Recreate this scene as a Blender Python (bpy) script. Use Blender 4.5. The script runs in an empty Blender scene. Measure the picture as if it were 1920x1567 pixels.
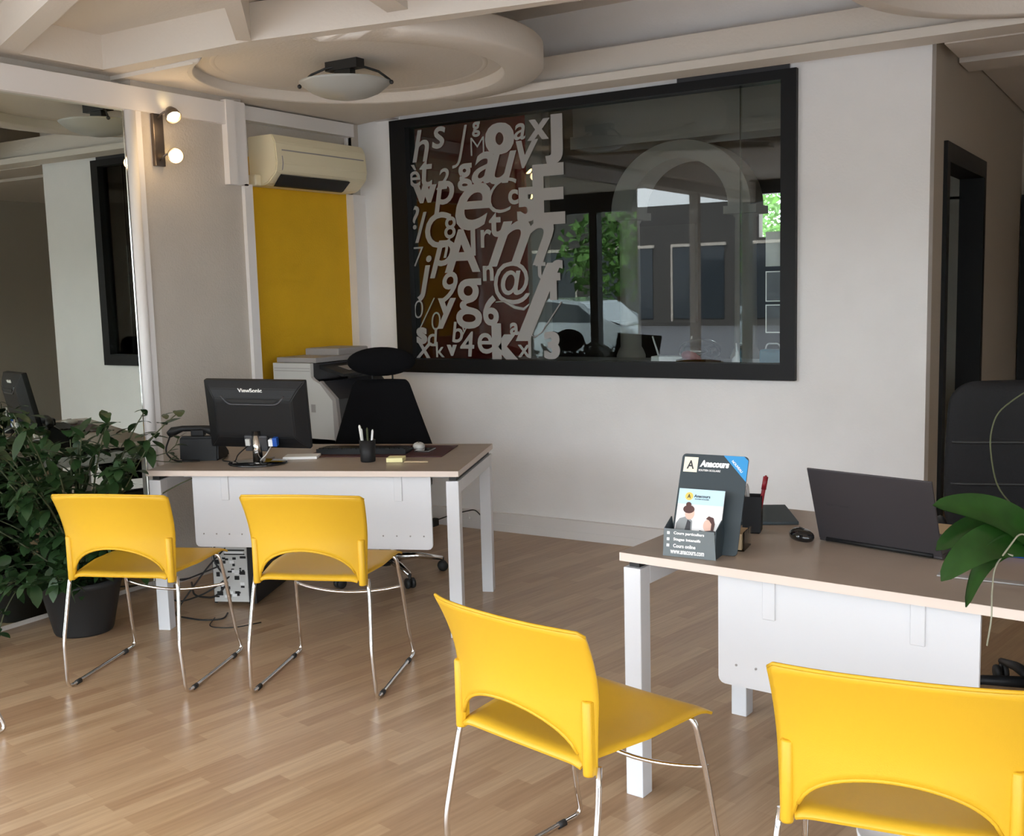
import bpy, bmesh, math, random
from mathutils import Vector, Matrix
random.seed(7)
PI = math.pi
sc = bpy.context.scene
COL = sc.collection
# ------------------------------------------------------------------ camera, sky, sun, exposure
cam_d = bpy.data.cameras.new('camera'); cam = bpy.data.objects.new('camera', cam_d); COL.objects.link(cam)
cam.matrix_world = Matrix(((0.84964, -0.040954, 0.525771, 0), (0.526703, 0.115781, -0.842127, 0), (-0.026386, 0.99243, 0.119942, 1.5052), (0, 0, 0, 1)))
cam_d.sensor_fit = 'HORIZONTAL'; cam_d.sensor_width = 36; cam_d.lens = 37.6566; cam_d.clip_end = 200
sc.camera = cam
world = bpy.data.worlds.new('sky'); sc.world = world; world.use_nodes = True
wn = world.node_tree.nodes; wl = world.node_tree.links
bg = wn['Background']; bg.inputs['Strength'].default_value = 4.0
tc = wn.new('ShaderNodeTexCoord'); sx = wn.new('ShaderNodeSeparateXYZ'); rp = wn.new('ShaderNodeValToRGB')
wl.new(tc.outputs['Generated'], sx.inputs[0]); wl.new(sx.outputs['Z'], rp.inputs[0]); wl.new(rp.outputs[0], bg.inputs[0])
rp.color_ramp.elements[0].color = (0.90, 0.96, 1, 1); rp.color_ramp.elements[1].color = (0.62, 0.74, 0.95, 1)
sun_d = bpy.data.lights.new('sun', 'SUN'); sun_d.energy = 6.0; sun_d.angle = 0.02; sun_d.color = (1, 0.95, 0.87)
sun = bpy.data.objects.new('sun', sun_d); COL.objects.link(sun); sun.location = (0, 8, 12)
sun.rotation_euler = (math.radians(-40), 0, math.radians(-14))
sc.view_settings.view_transform = 'Standard'; sc.view_settings.look = 'None'
sc.view_settings.exposure = 1.3; sc.view_settings.gamma = 1; sc.view_settings.use_curve_mapping = False
sc.cycles.max_bounces = 10; sc.cycles.diffuse_bounces = 6; sc.cycles.glossy_bounces = 5; sc.cycles.transmission_bounces = 6
sc.cycles.transparent_max_bounces = 12; sc.cycles.sample_clamp_indirect = 6

# ------------------------------------------------------------------ materials
def mat(name, col, rough=0.5, metal=0.0, spec=0.5, bump=0.0, bscale=60, var=0.0, vscale=4, emit=None, estr=0, coat=0, trans=0):
    m = bpy.data.materials.new(name); m.use_nodes = True; nt = m.node_tree; p = nt.nodes['Principled BSDF']
    p.inputs['Base Color'].default_value = (*col, 1); p.inputs['Roughness'].default_value = rough
    p.inputs['Metallic'].default_value = metal; p.inputs['Specular IOR Level'].default_value = spec
    p.inputs['Coat Weight'].default_value = coat; p.inputs['Transmission Weight'].default_value = trans
    if emit: p.inputs['Emission Color'].default_value = (*emit, 1); p.inputs['Emission Strength'].default_value = estr
    if bump or var:
        t = nt.nodes.new('ShaderNodeTexCoord')
    if bump:
        n = nt.nodes.new('ShaderNodeTexNoise'); n.inputs['Scale'].default_value = bscale; n.inputs['Detail'].default_value = 3
        b = nt.nodes.new('ShaderNodeBump'); b.inputs['Strength'].default_value = bump; b.inputs['Distance'].default_value = 0.01
        nt.links.new(t.outputs['Object'], n.inputs['Vector']); nt.links.new(n.outputs[0], b.inputs['Height']); nt.links.new(b.outputs[0], p.inputs['Normal'])
    if var:
        n = nt.nodes.new('ShaderNodeTexNoise'); n.inputs['Scale'].default_value = vscale; n.inputs['Detail'].default_value = 4
        r = nt.nodes.new('ShaderNodeValToRGB'); r.color_ramp.elements[0].position = .3; r.color_ramp.elements[1].position = .7
        r.color_ramp.elements[0].color = tuple(c * (1 - var) for c in col) + (1,); r.color_ramp.elements[1].color = tuple(min(1, c * (1 + var)) for c in col) + (1,)
        nt.links.new(t.outputs['Object'], n.inputs['Vector']); nt.links.new(n.outputs[0], r.inputs[0]); nt.links.new(r.outputs[0], p.inputs['Base Color'])
    return m

def floor_mat():
    m = bpy.data.materials.new('parquet'); m.use_nodes = True; nt = m.node_tree; N = nt.nodes.new; L = nt.links.new; p = nt.nodes['Principled BSDF']
    tc = N('ShaderNodeTexCoord'); mp = N('ShaderNodeMapping'); mp.inputs['Rotation'].default_value = (0, 0, math.radians(-79))
    L(tc.outputs['Object'], mp.inputs['Vector'])
    br = N('ShaderNodeTexBrick'); br.inputs['Scale'].default_value = 1; br.inputs['Brick Width'].default_value = .46; br.inputs['Row Height'].default_value = .060
    br.inputs['Mortar Size'].default_value = .0006; br.inputs['Mortar Smooth'].default_value = .1; br.offset = .37; br.offset_frequency = 2; br.squash = 1
    br.inputs['Color1'].default_value = (0, 0, 0, 1); br.inputs['Color2'].default_value = (1, 1, 1, 1); br.inputs['Mortar'].default_value = (0.1, 0.1, 0.1, 1); br.inputs['Bias'].default_value = 0
    L(mp.outputs[0], br.inputs['Vector'])
    r = N('ShaderNodeValToRGB'); e = r.color_ramp.elements; e[0].color = (.38, .24, .14, 1); e[1].color = (.51, .36, .222, 1)
    e2 = e.new(.35); e2.color = (.42, .278, .163, 1); e3 = e.new(.7); e3.color = (.465, .316, .19, 1)
    L(br.outputs['Color'], r.inputs[0])
    m2 = N('ShaderNodeMapping'); m2.inputs['Scale'].default_value = (2.2, 42, 1); L(mp.outputs[0], m2.inputs['Vector'])
    n = N('ShaderNodeTexNoise'); n.inputs['Scale'].default_value = 1.6; n.inputs['Detail'].default_value = 6; n.inputs['Roughness'].default_value = .6; L(m2.outputs[0], n.inputs['Vector'])
    g = N('ShaderNodeValToRGB'); g.color_ramp.elements[0].position = .3; g.color_ramp.elements[0].color = (.80, .77, .74, 1); g.color_ramp.elements[1].position = .65; g.color_ramp.elements[1].color = (1.05, 1.05, 1.05, 1)
    L(n.outputs[0], g.inputs[0])
    mx = N('ShaderNodeMix'); mx.data_type = 'RGBA'; mx.blend_type = 'MULTIPLY'; mx.inputs[0].default_value = 1
    L(r.outputs[0], mx.inputs[6]); L(g.outputs[0], mx.inputs[7]); L(mx.outputs[2], p.inputs['Base Color'])
    p.inputs['Roughness'].default_value = .3; p.inputs['Specular IOR Level'].default_value = .5
    return m

def glass_mat(name, tint=(0.93, 0.96, 0.95), ior=1.5):
    m = bpy.data.materials.new(name); m.use_nodes = True; nt = m.node_tree; N = nt.nodes.new; L = nt.links.new
    nt.nodes.remove(nt.nodes['Principled BSDF']); o = nt.nodes['Material Output']
    t = N('ShaderNodeBsdfTransparent'); t.inputs[0].default_value = (*tint, 1); g = N('ShaderNodeBsdfGlossy'); g.inputs['Roughness'].default_value = 0.0
    f = N('ShaderNodeFresnel'); f.inputs['IOR'].default_value = ior; mx = N('ShaderNodeMixShader')
    L(f.outputs[0], mx.inputs[0]); L(t.outputs[0], mx.inputs[1]); L(g.outputs[0], mx.inputs[2]); L(mx.outputs[0], o.inputs[0])
    return m

def mirror_mat():
    m = bpy.data.materials.new('mirror'); m.use_nodes = True; p = m.node_tree.nodes['Principled BSDF']
    p.inputs['Base Color'].default_value = (.72, .76, .70, 1); p.inputs['Metallic'].default_value = 1; p.inputs['Roughness'].default_value = 0.0
    return m

M = dict(
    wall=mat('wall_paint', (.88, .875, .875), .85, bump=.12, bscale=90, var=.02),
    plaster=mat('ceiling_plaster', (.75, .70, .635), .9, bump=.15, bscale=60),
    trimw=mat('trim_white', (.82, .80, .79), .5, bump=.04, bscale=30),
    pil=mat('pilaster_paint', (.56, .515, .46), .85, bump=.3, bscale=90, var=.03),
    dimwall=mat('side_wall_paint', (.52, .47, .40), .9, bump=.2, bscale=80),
    ochre=mat('ochre_paint', (.80, .465, .010), .8, bump=.3, bscale=90, var=.05),
    black=mat('black_frame', (.008, .008, .009), .45, bump=.02, bscale=40, spec=.25),
    floor=floor_mat(), glass=glass_mat('pane_glass'), mirror=mirror_mat(),
    letter=mat('letter_film', (.36, .35, .34), .6),
    yellow=mat('yellow_plastic', (.64, .37, .020), .42, bump=.05, bscale=400, spec=.35),
    chrome=mat('chrome', (.78, .77, .76), .12, metal=1), darkmetal=mat('dark_metal', (.05, .05, .05), .4, metal=.6),
    rubber=mat('black_rubber', (.015, .015, .015), .6),
    deskw=mat('white_metal', (.64, .65, .67), .35), top=mat('desk_laminate', (.36, .285, .225), .35, bump=.03, bscale=200, var=.06, vscale=9),
    edge=mat('desk_edge', (.68, .58, .51), .45),
    blackp=mat('black_plastic', (.011, .011, .012), .5, bump=.04, bscale=300, spec=.3), blackg=mat('gloss_black', (.008, .008, .009), .08, coat=.5),
    greyp=mat('dark_grey_plastic', (.045, .045, .05), .4), fabric=mat('black_fabric', (.006, .006, .007), .95, bump=.3, bscale=700, spec=.1),
    leather=mat('black_leather', (.010, .010, .011), .7, bump=.15, bscale=120, spec=.25), cream=mat('cream_plastic', (.86, .78, .56), .45),
    lgrey=mat('light_grey_plastic', (.56, .56, .54), .5), mgrey=mat('mid_grey_plastic', (.33, .31, .30), .5),
    white=mat('white_plastic', (.82, .82, .82), .35), paper=mat('paper', (.85, .84, .80), .8), yellowpaper=mat('sticky_paper', (.86, .80, .42), .8),
    kraft=mat('kraft_card', (.52, .39, .24), .8), maroon=mat('maroon_leather', (.06, .012, .014), .5),
    slate=mat('slate_card', (.028, .042, .05), .5), slate2=mat('grey_card', (.13, .15, .155), .5), cyan=mat('cyan_print', (.03, .28, .60), .5),
    skyblue=mat('pale_blue_print', (.50, .72, .84), .5), textw=mat('white_ink', (.88, .88, .86), .6), textk=mat('dark_ink', (.03, .03, .035), .5),
    logoy=mat('cream_ink', (.85, .80, .62), .6), goldink=mat('gold_ink', (.72, .55, .12), .6), skin=mat('printed_skin', (.75, .48, .38), .6), hair=mat('printed_brown_hair', (.08, .03, .025), .6),
    photog=mat('printed_photo_ground', (.80, .79, .78), .6), greyink=mat('printed_grey_cloth', (.28, .29, .29), .7), red=mat('red_plastic', (.25, .01, .02), .4),
    laptop=mat('laptop_metal', (.055, .05, .055), .35, metal=.3), blue=mat('blue_plastic', (.01, .08, .40), .4),
    leaf=mat('dark_leaf', (.020, .050, .014), .45, var=.4, vscale=9), leaf2=mat('orchid_leaf', (.014, .052, .008), .28, var=.35, vscale=14), stem=mat('stem', (.06, .07, .03), .7),
    root=mat('aerial_root', (.27, .26, .19), .7), pot=mat('dark_pot', (.016, .017, .018), .55), soil=mat('soil', (.03, .02, .012), .95, bump=.6, bscale=80), potw=mat('white_ceramic', (.85, .85, .85), .2),
    bulb=mat('lit_bulb', (1, .9, .7), .4, emit=(1.0, .72, .30), estr=18), lampglass=mat('frosted_glass', (.46, .47, .45), .35), steel=mat('brushed_steel', (.20, .17, .15), .35, metal=.9),
    redwall=mat('red_wall', (.30, .014, .008), .85), taupe=mat('taupe_wall', (.30, .27, .23), .9), arch=mat('arch_plaster', (.56, .54, .49), .85, bump=.1, bscale=60),
    darkwall=mat('dark_brown_wall', (.05, .042, .034), .9), board=mat('olive_board', (.075, .07, .055), .8), counter=mat('counter_top', (.40, .41, .40), .35),
    asphalt=mat('asphalt', (.14, .14, .14), .9, var=.1), pave=mat('pavement', (.42, .41, .39), .9, var=.08), facade=mat('pale_facade', (.55, .50, .43), .9, var=.06),
    facade2=mat('shop_facade', (.07, .065, .06), .8), win=mat('dark_window', (.04, .05, .06), .1), treeleaf=mat('tree_leaf', (.10, .22, .04), .7, var=.4, vscale=3), bark=mat('bark', (.12, .09, .06), .9),
    carp=mat('car_paint', (.45, .50, .55), .2, metal=.4, coat=1), tyre=mat('tyre', (.02, .02, .02), .8), awn=mat('red_awning', (.35, .02, .03), .8), bluep=mat('blue_bag', (.05, .18, .26), .5),
)

# ------------------------------------------------------------------ mesh helpers
def BM(): return bmesh.new()
def box(bm, a, b, mt=None):
    x0, y0, z0 = a; x1, y1, z1 = b
    v = [bm.verts.new(p) for p in ((x0,y0,z0),(x1,y0,z0),(x1,y1,z0),(x0,y1,z0),(x0,y0,z1),(x1,y0,z1),(x1,y1,z1),(x0,y1,z1))]
    if mt is not None:
        for q in v: q.co = mt @ q.co
    for f in ((3,2,1,0),(4,5,6,7),(0,1,5,4),(1,2,6,5),(2,3,7,6),(3,0,4,7)): bm.faces.new([v[i] for i in f])
    return v
def rbox(bm, a, b, r=.004, seg=2, mt=None):
    t = BM(); box(t, a, b); bmesh.ops.bevel(t, geom=t.edges[:], offset=r, segments=seg, profile=.6, affect='EDGES'); add(bm, t, mt)
def add(bm, t, mt=None):
    mp = {}
    for v in t.verts: mp[v.index if False else v] = bm.verts.new(mt @ v.co if mt is not None else v.co)
    for f in t.faces:
        nf = bm.faces.new([mp[v] for v in f.verts]); nf.smooth = f.smooth
    t.free()
def poly_prism(bm, pts, z0, z1, mt=None):
    lo = [bm.verts.new((x, y, z0)) for x, y in pts]; hi = [bm.verts.new((x, y, z1)) for x, y in pts]
    if mt is not None:
        for q in lo + hi: q.co = mt @ q.co
    bm.faces.new(lo[::-1]); bm.faces.new(hi); n = len(pts)
    for i in range(n): bm.faces.new((lo[i], lo[(i+1) % n], hi[(i+1) % n], hi[i]))
def lathe(bm, prof, seg=32, mt=None, cap=True):
    rings = []
    for r, z in prof:
        rings.append([bm.verts.new((r*math.cos(2*PI*i/seg), r*math.sin(2*PI*i/seg), z)) for i in range(seg)] if r > 1e-6 else [bm.verts.new((0, 0, z))])
    if mt is not None:
        for g in rings:
            for q in g: q.co = mt @ q.co
    for a, b in zip(rings, rings[1:]):
        for i in range(seg):
            j = (i+1) % seg
            if len(a) == 1 and len(b) == 1: continue
            if len(a) == 1: f = bm.faces.new((a[0], b[j], b[i]))
            elif len(b) == 1: f = bm.faces.new((a[i], a[j], b[0]))
            else: f = bm.faces.new((a[i], a[j], b[j], b[i]))
            f.smooth = True
    if cap:
        if len(rings[0]) > 1: bm.faces.new(rings[0][::-1])
        if len(rings[-1]) > 1: bm.faces.new(rings[-1])
def round_path(pts, rad=.03, seg=5):
    P = [Vector(p) for p in pts]; out = [P[0]]
    for i in range(1, len(P)-1):
        a, b, c = P[i-1], P[i], P[i+1]; r = min(rad, (a-b).length*.45, (c-b).length*.45)
        s = b + (a-b).normalized()*r; e = b + (c-b).normalized()*r
        for k in range(seg+1):
            t = k/seg; out.append(s*(1-t)**2 + b*2*t*(1-t) + e*t*t)
    out.append(P[-1]); return out
def tube(bm, pts, r, seg=10, cap=True):
    P = [Vector(p) for p in pts]; rings = []; n = len(P); prev = None
    rr = r if isinstance(r, (list, tuple)) else [r]*n
    for i in range(n):
        t = (P[min(i+1, n-1)] - P[max(i-1, 0)]).normalized()
        if prev is None:
            up = Vector((0, 0, 1)) if abs(t.z) < .9 else Vector((1, 0, 0)); u = t.cross(up).normalized()
        else: u = (prev - t*prev.dot(t)).normalized()
        prev = u; w = t.cross(u)
        rings.append([bm.verts.new(P[i] + (u*math.cos(2*PI*k/seg) + w*math.sin(2*PI*k/seg))*rr[i]) for k in range(seg)])
    for a, b in zip(rings, rings[1:]):
        for k in range(seg):
            f = bm.faces.new((a[k], a[(k+1) % seg], b[(k+1) % seg], b[k])); f.smooth = True
    if cap: bm.faces.new(rings[0][::-1]); bm.faces.new(rings[-1])
def shell(bm, grid, th, smooth=True):
    """grid[i][j] of points -> closed shell of thickness th"""
    n, m = len(grid), len(grid[0]); G = [[Vector(p) for p in row] for row in grid]
    def nrm(i, j):
        a = G[min(i+1, n-1)][j] - G[max(i-1, 0)][j]; b = G[i][min(j+1, m-1)] - G[i][max(j-1, 0)]
        c = a.cross(b); return c.normalized() if c.length > 1e-9 else Vector((0, 0, 1))
    A = [[bm.verts.new(G[i][j]) for j in range(m)] for i in range(n)]
    B = [[bm.verts.new(G[i][j] - nrm(i, j)*th) for j in range(m)] for i in range(n)]
    def q(*v):
        f = bm.faces.new(v); f.smooth = smooth
    for i in range(n-1):
        for j in range(m-1):
            q(A[i][j], A[i+1][j], A[i+1][j+1], A[i][j+1]); q(B[i][j], B[i][j+1], B[i+1][j+1], B[i+1][j])
    for i in range(n-1):
        bm.faces.new((A[i][0], B[i][0], B[i+1][0], A[i+1][0])); bm.faces.new((A[i][m-1], A[i+1][m-1], B[i+1][m-1], B[i][m-1]))
    for j in range(m-1):
        bm.faces.new((A[0][j], A[0][j+1], B[0][j+1], B[0][j])); bm.faces.new((A[n-1][j], B[n-1][j], B[n-1][j+1], A[n-1][j+1]))
def ellipsoid(bm, c, r, seg=20, rings=12, mt=None):
    t = BM(); bmesh.ops.create_uvsphere(t, u_segments=seg, v_segments=rings, radius=1)
    for v in t.verts: v.co = Vector((v.co.x*r[0]+c[0], v.co.y*r[1]+c[1], v.co.z*r[2]+c[2]))
    for f in t.faces: f.smooth = True
    add(bm, t, mt)
def obj(name, bm, m, parent=None, recalc=True):
    if recalc: bmesh.ops.recalc_face_normals(bm, faces=bm.faces[:])
    me = bpy.data.meshes.new(name); bm.to_mesh(me); bm.free(); me.materials.append(m)
    o = bpy.data.objects.new(name, me); COL.objects.link(o)
    if parent: o.parent = parent
    return o
def tag(o, label, cat, group=None):
    o['label'] = label; o['category'] = cat
    if group: o['group'] = group
    return o
def thing(name, label, cat, loc=(0, 0, 0), rotz=0, group=None):
    o = bpy.data.objects.new(name, None); COL.objects.link(o); o.empty_display_size = .1
    o.location = loc; o.rotation_euler = (0, 0, rotz); return tag(o, label, cat, group)
def struct(name, bm, m, parent=None):
    o = obj(name, bm, m, parent)
    if not parent: o['kind'] = 'structure'
    return o
def dup(root, loc, rotz, label, group=None):
    r = root.copy(); COL.objects.link(r); r.location = loc; r.rotation_euler = (0, 0, rotz); r['label'] = label
    if group: r['group'] = group
    for ch in list(root.children):
        c = ch.copy(); COL.objects.link(c); c.parent = r
        for g in ch.children:
            d = g.copy(); COL.objects.link(d); d.parent = c
    return r
def text_bm(bm, s, size, mt, align='CENTER', extrude=.0006, offset=0.0, shear=0.0, spacing=1.0, fit=None):
    cu = bpy.data.curves.new('t', 'FONT'); cu.body = s; cu.size = size; cu.align_x = align; cu.align_y = 'CENTER'
    cu.extrude = extrude; cu.offset = offset; cu.shear = shear; cu.space_character = spacing; cu.resolution_u = 4
    o = bpy.data.objects.new('t', cu); COL.objects.link(o)
    bpy.context.view_layer.update()
    me = bpy.data.meshes.new_from_object(o.evaluated_get(bpy.context.evaluated_depsgraph_get()))
    COL.objects.unlink(o); bpy.data.objects.remove(o); bpy.data.curves.remove(cu)
    if len(me.vertices):
        if fit:   # fit=(width or None, height): rescale the glyph outline to its own box
            xs = [v.co.x for v in me.vertices]; ys = [v.co.y for v in me.vertices]
            h = max(ys)-min(ys); cx = (max(xs)+min(xs))/2; cy = (max(ys)+min(ys))/2; k = fit[1]/h if h > 1e-6 else 1
            kx = fit[0]/(max(xs)-min(xs)) if fit[0] else k
            for v in me.vertices: v.co = Vector(((v.co.x-cx)*kx, (v.co.y-cy)*k, v.co.z))
        me.transform(mt); bm.from_mesh(me)
    bpy.data.meshes.remove(me)
def frame_mt(origin, xdir, ydir):
    x = Vector(xdir).normalized(); y = Vector(ydir).normalized(); z = x.cross(y).normalized()
    m = Matrix((x, y, z)).transposed().to_4x4(); m.translation = Vector(origin); return m
def T(x, y, z): return Matrix.Translation((x, y, z))
def Rz(a): return Matrix.Rotation(a, 4, 'Z')
def Rx(a): return Matrix.Rotation(a, 4, 'X')
def Ry(a): return Matrix.Rotation(a, 4, 'Y')

# ------------------------------------------------------------------ room shell
GY = 5.54
b = BM(); box(b, (-5.9, -2.2, -.1), (3.1, 9.6, 0)); struct('floor', b, M['floor'])
b = BM(); box(b, (-5.9, -2.2, 3.05), (3.1, 9.6, 3.15)); struct('ceiling', b, M['plaster'])
b = BM()
box(b, (-4.66, GY, 0), (-4.25, GY+.1, 3.05)); box(b, (-1.74, GY, 0), (-1.05, GY+.1, 3.05))
box(b, (-4.25, GY, 0), (-1.74, GY+.1, 1.03)); box(b, (-4.25, GY, 2.55), (-1.74, GY+.1, 3.05))
struct('wall_back', b, M['wall'])
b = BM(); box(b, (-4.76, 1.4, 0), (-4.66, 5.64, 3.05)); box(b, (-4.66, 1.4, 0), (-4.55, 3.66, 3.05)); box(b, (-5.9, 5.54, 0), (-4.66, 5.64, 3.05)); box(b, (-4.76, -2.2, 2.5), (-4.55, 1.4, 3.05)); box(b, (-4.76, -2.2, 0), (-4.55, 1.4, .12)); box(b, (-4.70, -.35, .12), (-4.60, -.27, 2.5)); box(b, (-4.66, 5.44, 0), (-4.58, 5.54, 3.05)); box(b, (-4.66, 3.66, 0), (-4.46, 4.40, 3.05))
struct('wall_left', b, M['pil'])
b = BM(); box(b, (-4.66, 4.40, 0), (-4.60, 5.44, 2.30)); struct('wall_niche', b, M['ochre'])
b = BM(); box(b, (-4.66, 4.40, 2.30), (-4.595, 5.44, 2.58)); struct('wall_niche_top', b, M['pil'])
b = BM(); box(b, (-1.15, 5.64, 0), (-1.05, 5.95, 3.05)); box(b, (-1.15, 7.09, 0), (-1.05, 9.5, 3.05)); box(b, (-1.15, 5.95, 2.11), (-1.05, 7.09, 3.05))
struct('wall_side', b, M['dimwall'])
b = BM(); box(b, (3.0, 0, 0), (3.1, 9.0, 3.05)); box(b, (3.0, -2.2, 2.5), (3.1, 0, 3.05)); box(b, (3.0, -2.2, 0), (3.1, 0, .12)); struct('wall_right', b, M['dimwall'])  # opening between sill and lintel is added to throw light on the left wall
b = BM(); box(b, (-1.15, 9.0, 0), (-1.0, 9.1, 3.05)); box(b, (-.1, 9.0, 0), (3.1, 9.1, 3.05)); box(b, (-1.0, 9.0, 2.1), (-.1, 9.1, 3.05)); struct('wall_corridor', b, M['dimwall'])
# storefront behind the viewpoint: piers and beam round open bays
b = BM(); box(b, (-4.66, -2.2, 2.5), (3.1, -2.05, 3.05))
for x in (-4.76, -2.15): box(b, (x, -2.2, 0), (x+.12, -2.05, 2.5))
box(b, (2.9, -2.2, 0), (3.1, -2.05, 2.5)); box(b, (.6, -2.2, .12), (.72, -2.05, 2.5))
box(b, (-4.66, -2.2, 0), (3.1, -2.05, .12)); struct('wall_front', b, M['greyp'])
# corner post cap
b = BM(); box(b, (-4.42, 5.44, 2.585), (-4.24, 5.54, 2.63)); struct('trim_1', b, M['trimw'])
# skirting and cable duct on the back wall
b = BM(); box(b, (-4.3, GY-.018, 0), (-1.05, GY, .075)); box(b, (-4.3, GY-.028, .075), (-1.05, GY, .12)); box(b, (-4.3, GY-.022, .012), (-1.05, GY, .05)); box(b, (-3.83, GY-.036, .06), (-3.78, GY, .10))
struct('baseboard_back', b, M['trimw'])
b = BM(); box(b, (-1.05, 5.52, 0), (-1.035, 5.89, .09)); box(b, (-1.05, 7.15, 0), (-1.035, 9.0, .09)); struct('baseboard_side', b, M['trimw'])
# left wall trims: fascia, pilaster strips, niche frame
b = BM(); box(b, (-4.55, 1.5, 2.43), (-4.43, 4.25, 2.545)); struct('trim_2', b, M['trimw'])
b = BM(); box(b, (-4.46, 4.25, 2.11), (-4.42, 4.31, 2.56)); box(b, (-4.46, 4.31, 2.11), (-4.435, 4.40, 2.56)); struct('trim_3', b, M['trimw'])
b = BM(); box(b, (-4.46, 4.37, 0), (-4.435, 4.43, 2.12)); box(b, (-4.60, 4.40, 0), (-4.46, 4.43, 2.56)); struct('trim_4', b, M['trimw'])
b = BM(); box(b, (-4.58, 5.42, 0), (-4.54, 5.54, 2.13)); box(b, (-4.60, 5.42, 0), (-4.58, 5.47, 2.58)); struct('trim_5', b, M['trimw'])
b = BM(); box(b, (-4.60, 4.43, 2.49), (-4.53, 5.44, 2.57)); struct('trim_6', b, M['trimw'])
# suspended plaster ceiling: beams, ribs, soffits, round drums
b = BM(); box(b, (-4.6, -2.05, 2.76), (3.0, 3.5, 2.80)); struct('trim_7', b, M['plaster'])
b = BM(); poly_prism(b, [(-4.57, 3.49), (-3.477, 3.502), (-2.089, 3.736), (-.3, 4.03), (-.3, 4.07), (-2.10, 3.79), (-2.527, 3.74), (-3.39, 3.60), (-4.57, 3.62)], 2.6, 2.76)
box(b, (-4.6, -1.5, 2.6), (-4.44, 3.5, 2.76)); struct('trim_8', b, M['plaster'])
def rib(pts, z0, z1):
    b = BM(); poly_prism(b, pts, z0, z1); return b
struct('trim_9', rib([(-4.44, 2.94), (-4.44, 3.05), (-3.52, 2.67), (-2.9, 2.40), (-2.9, 2.27), (-3.57, 2.59)], 2.6, 2.76), M['plaster'])
struct('trim_10', rib([(-3.51, 3.455), (-3.475, 3.51), (-3.0, 2.985), (-2.55, 2.45), (-2.6, 2.42), (-3.07, 2.96)], 2.6, 2.76), M['plaster'])
struct('trim_11', rib([(-2.71, 3.49), (-2.615, 3.5), (-2.56, 3.33), (-2.4, 2.8), (-2.5, 2.8), (-2.65, 3.30)], 2.6, 2.76), M['plaster'])
_arc = [(-3.58+.79*math.cos(math.radians(a)), 4.30+.79*math.sin(math.radians(a))) for a in range(90, 248, 6)]
b = BM(); poly_prism(b, [(-4.57, 3.615), (-4.57, 5.53), (-3.58, 5.25)] + _arc[:-2] + [(-3.95, 3.605)], 2.5805, 2.70); struct('trim_12', b, M['plaster'])
def drum(name, cx, cy, R, r, z0, z1, zin):
    b = BM(); lathe(b, [(r, zin), (r, z0+.0), (r+.006, z0-.004), (R-.02, z0-.004), (R, z0+.012), (R, z1-.01), (R-.01, z1), (0, z1)], 96, T(cx, cy, 0), cap=False)
    lathe(b, [(0, zin), (r, zin)], 96, T(cx, cy, 0), cap=False)
    lathe(b, [(r*.86, zin+.001), (r*.88, zin-.006), (r*.90, zin+.001)], 96, T(cx, cy, 0), cap=False)
    for v in b.verts:      # the drum is cut off by the beam that runs along its near side
        yl = 3.60+max(0, .163*(v.co.x+3.39))
        if cy < 4.35 and v.co.y < yl: v.co.y = yl - .004; v.co.z = max(v.co.z, 2.603)
    return struct(name, b, M['plaster'])
drum('trim_13', -3.58, 4.30, .965, .765, 2.585, 2.715, 2.635)
drum('trim_14', -.27, 4.40, .90, .80, 2.60, 2.74, 2.67)
b = BM(); box(b, (-4.3, 5.26, 2.585), (.6, 5.45, 2.628)); box(b, (-4.3, 5.335, 2.628), (.6, 5.45, 2.775)); struct('trim_15', b, M['plaster'])
b = BM(); box(b, (-1.0, 5.56, 2.60), (3.0, 5.95, 2.66)); box(b, (-1.0, 5.62, 2.66), (3.0, 5.9, 2.8)); struct('trim_16', b, M['plaster'])
b = BM(); box(b, (-1.04, 6.2, 2.62), (3.0, 6.5, 2.70)); box(b, (-1.04, 6.6, 2.70), (3.0, 9.0, 2.78)); struct('trim_17', b, M['plaster'])
b = BM(); box(b, (-2.35, GY-.012, 2.576), (-1.735, GY, 2.63)); struct('trim_18', b, M['greyp'])

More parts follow.
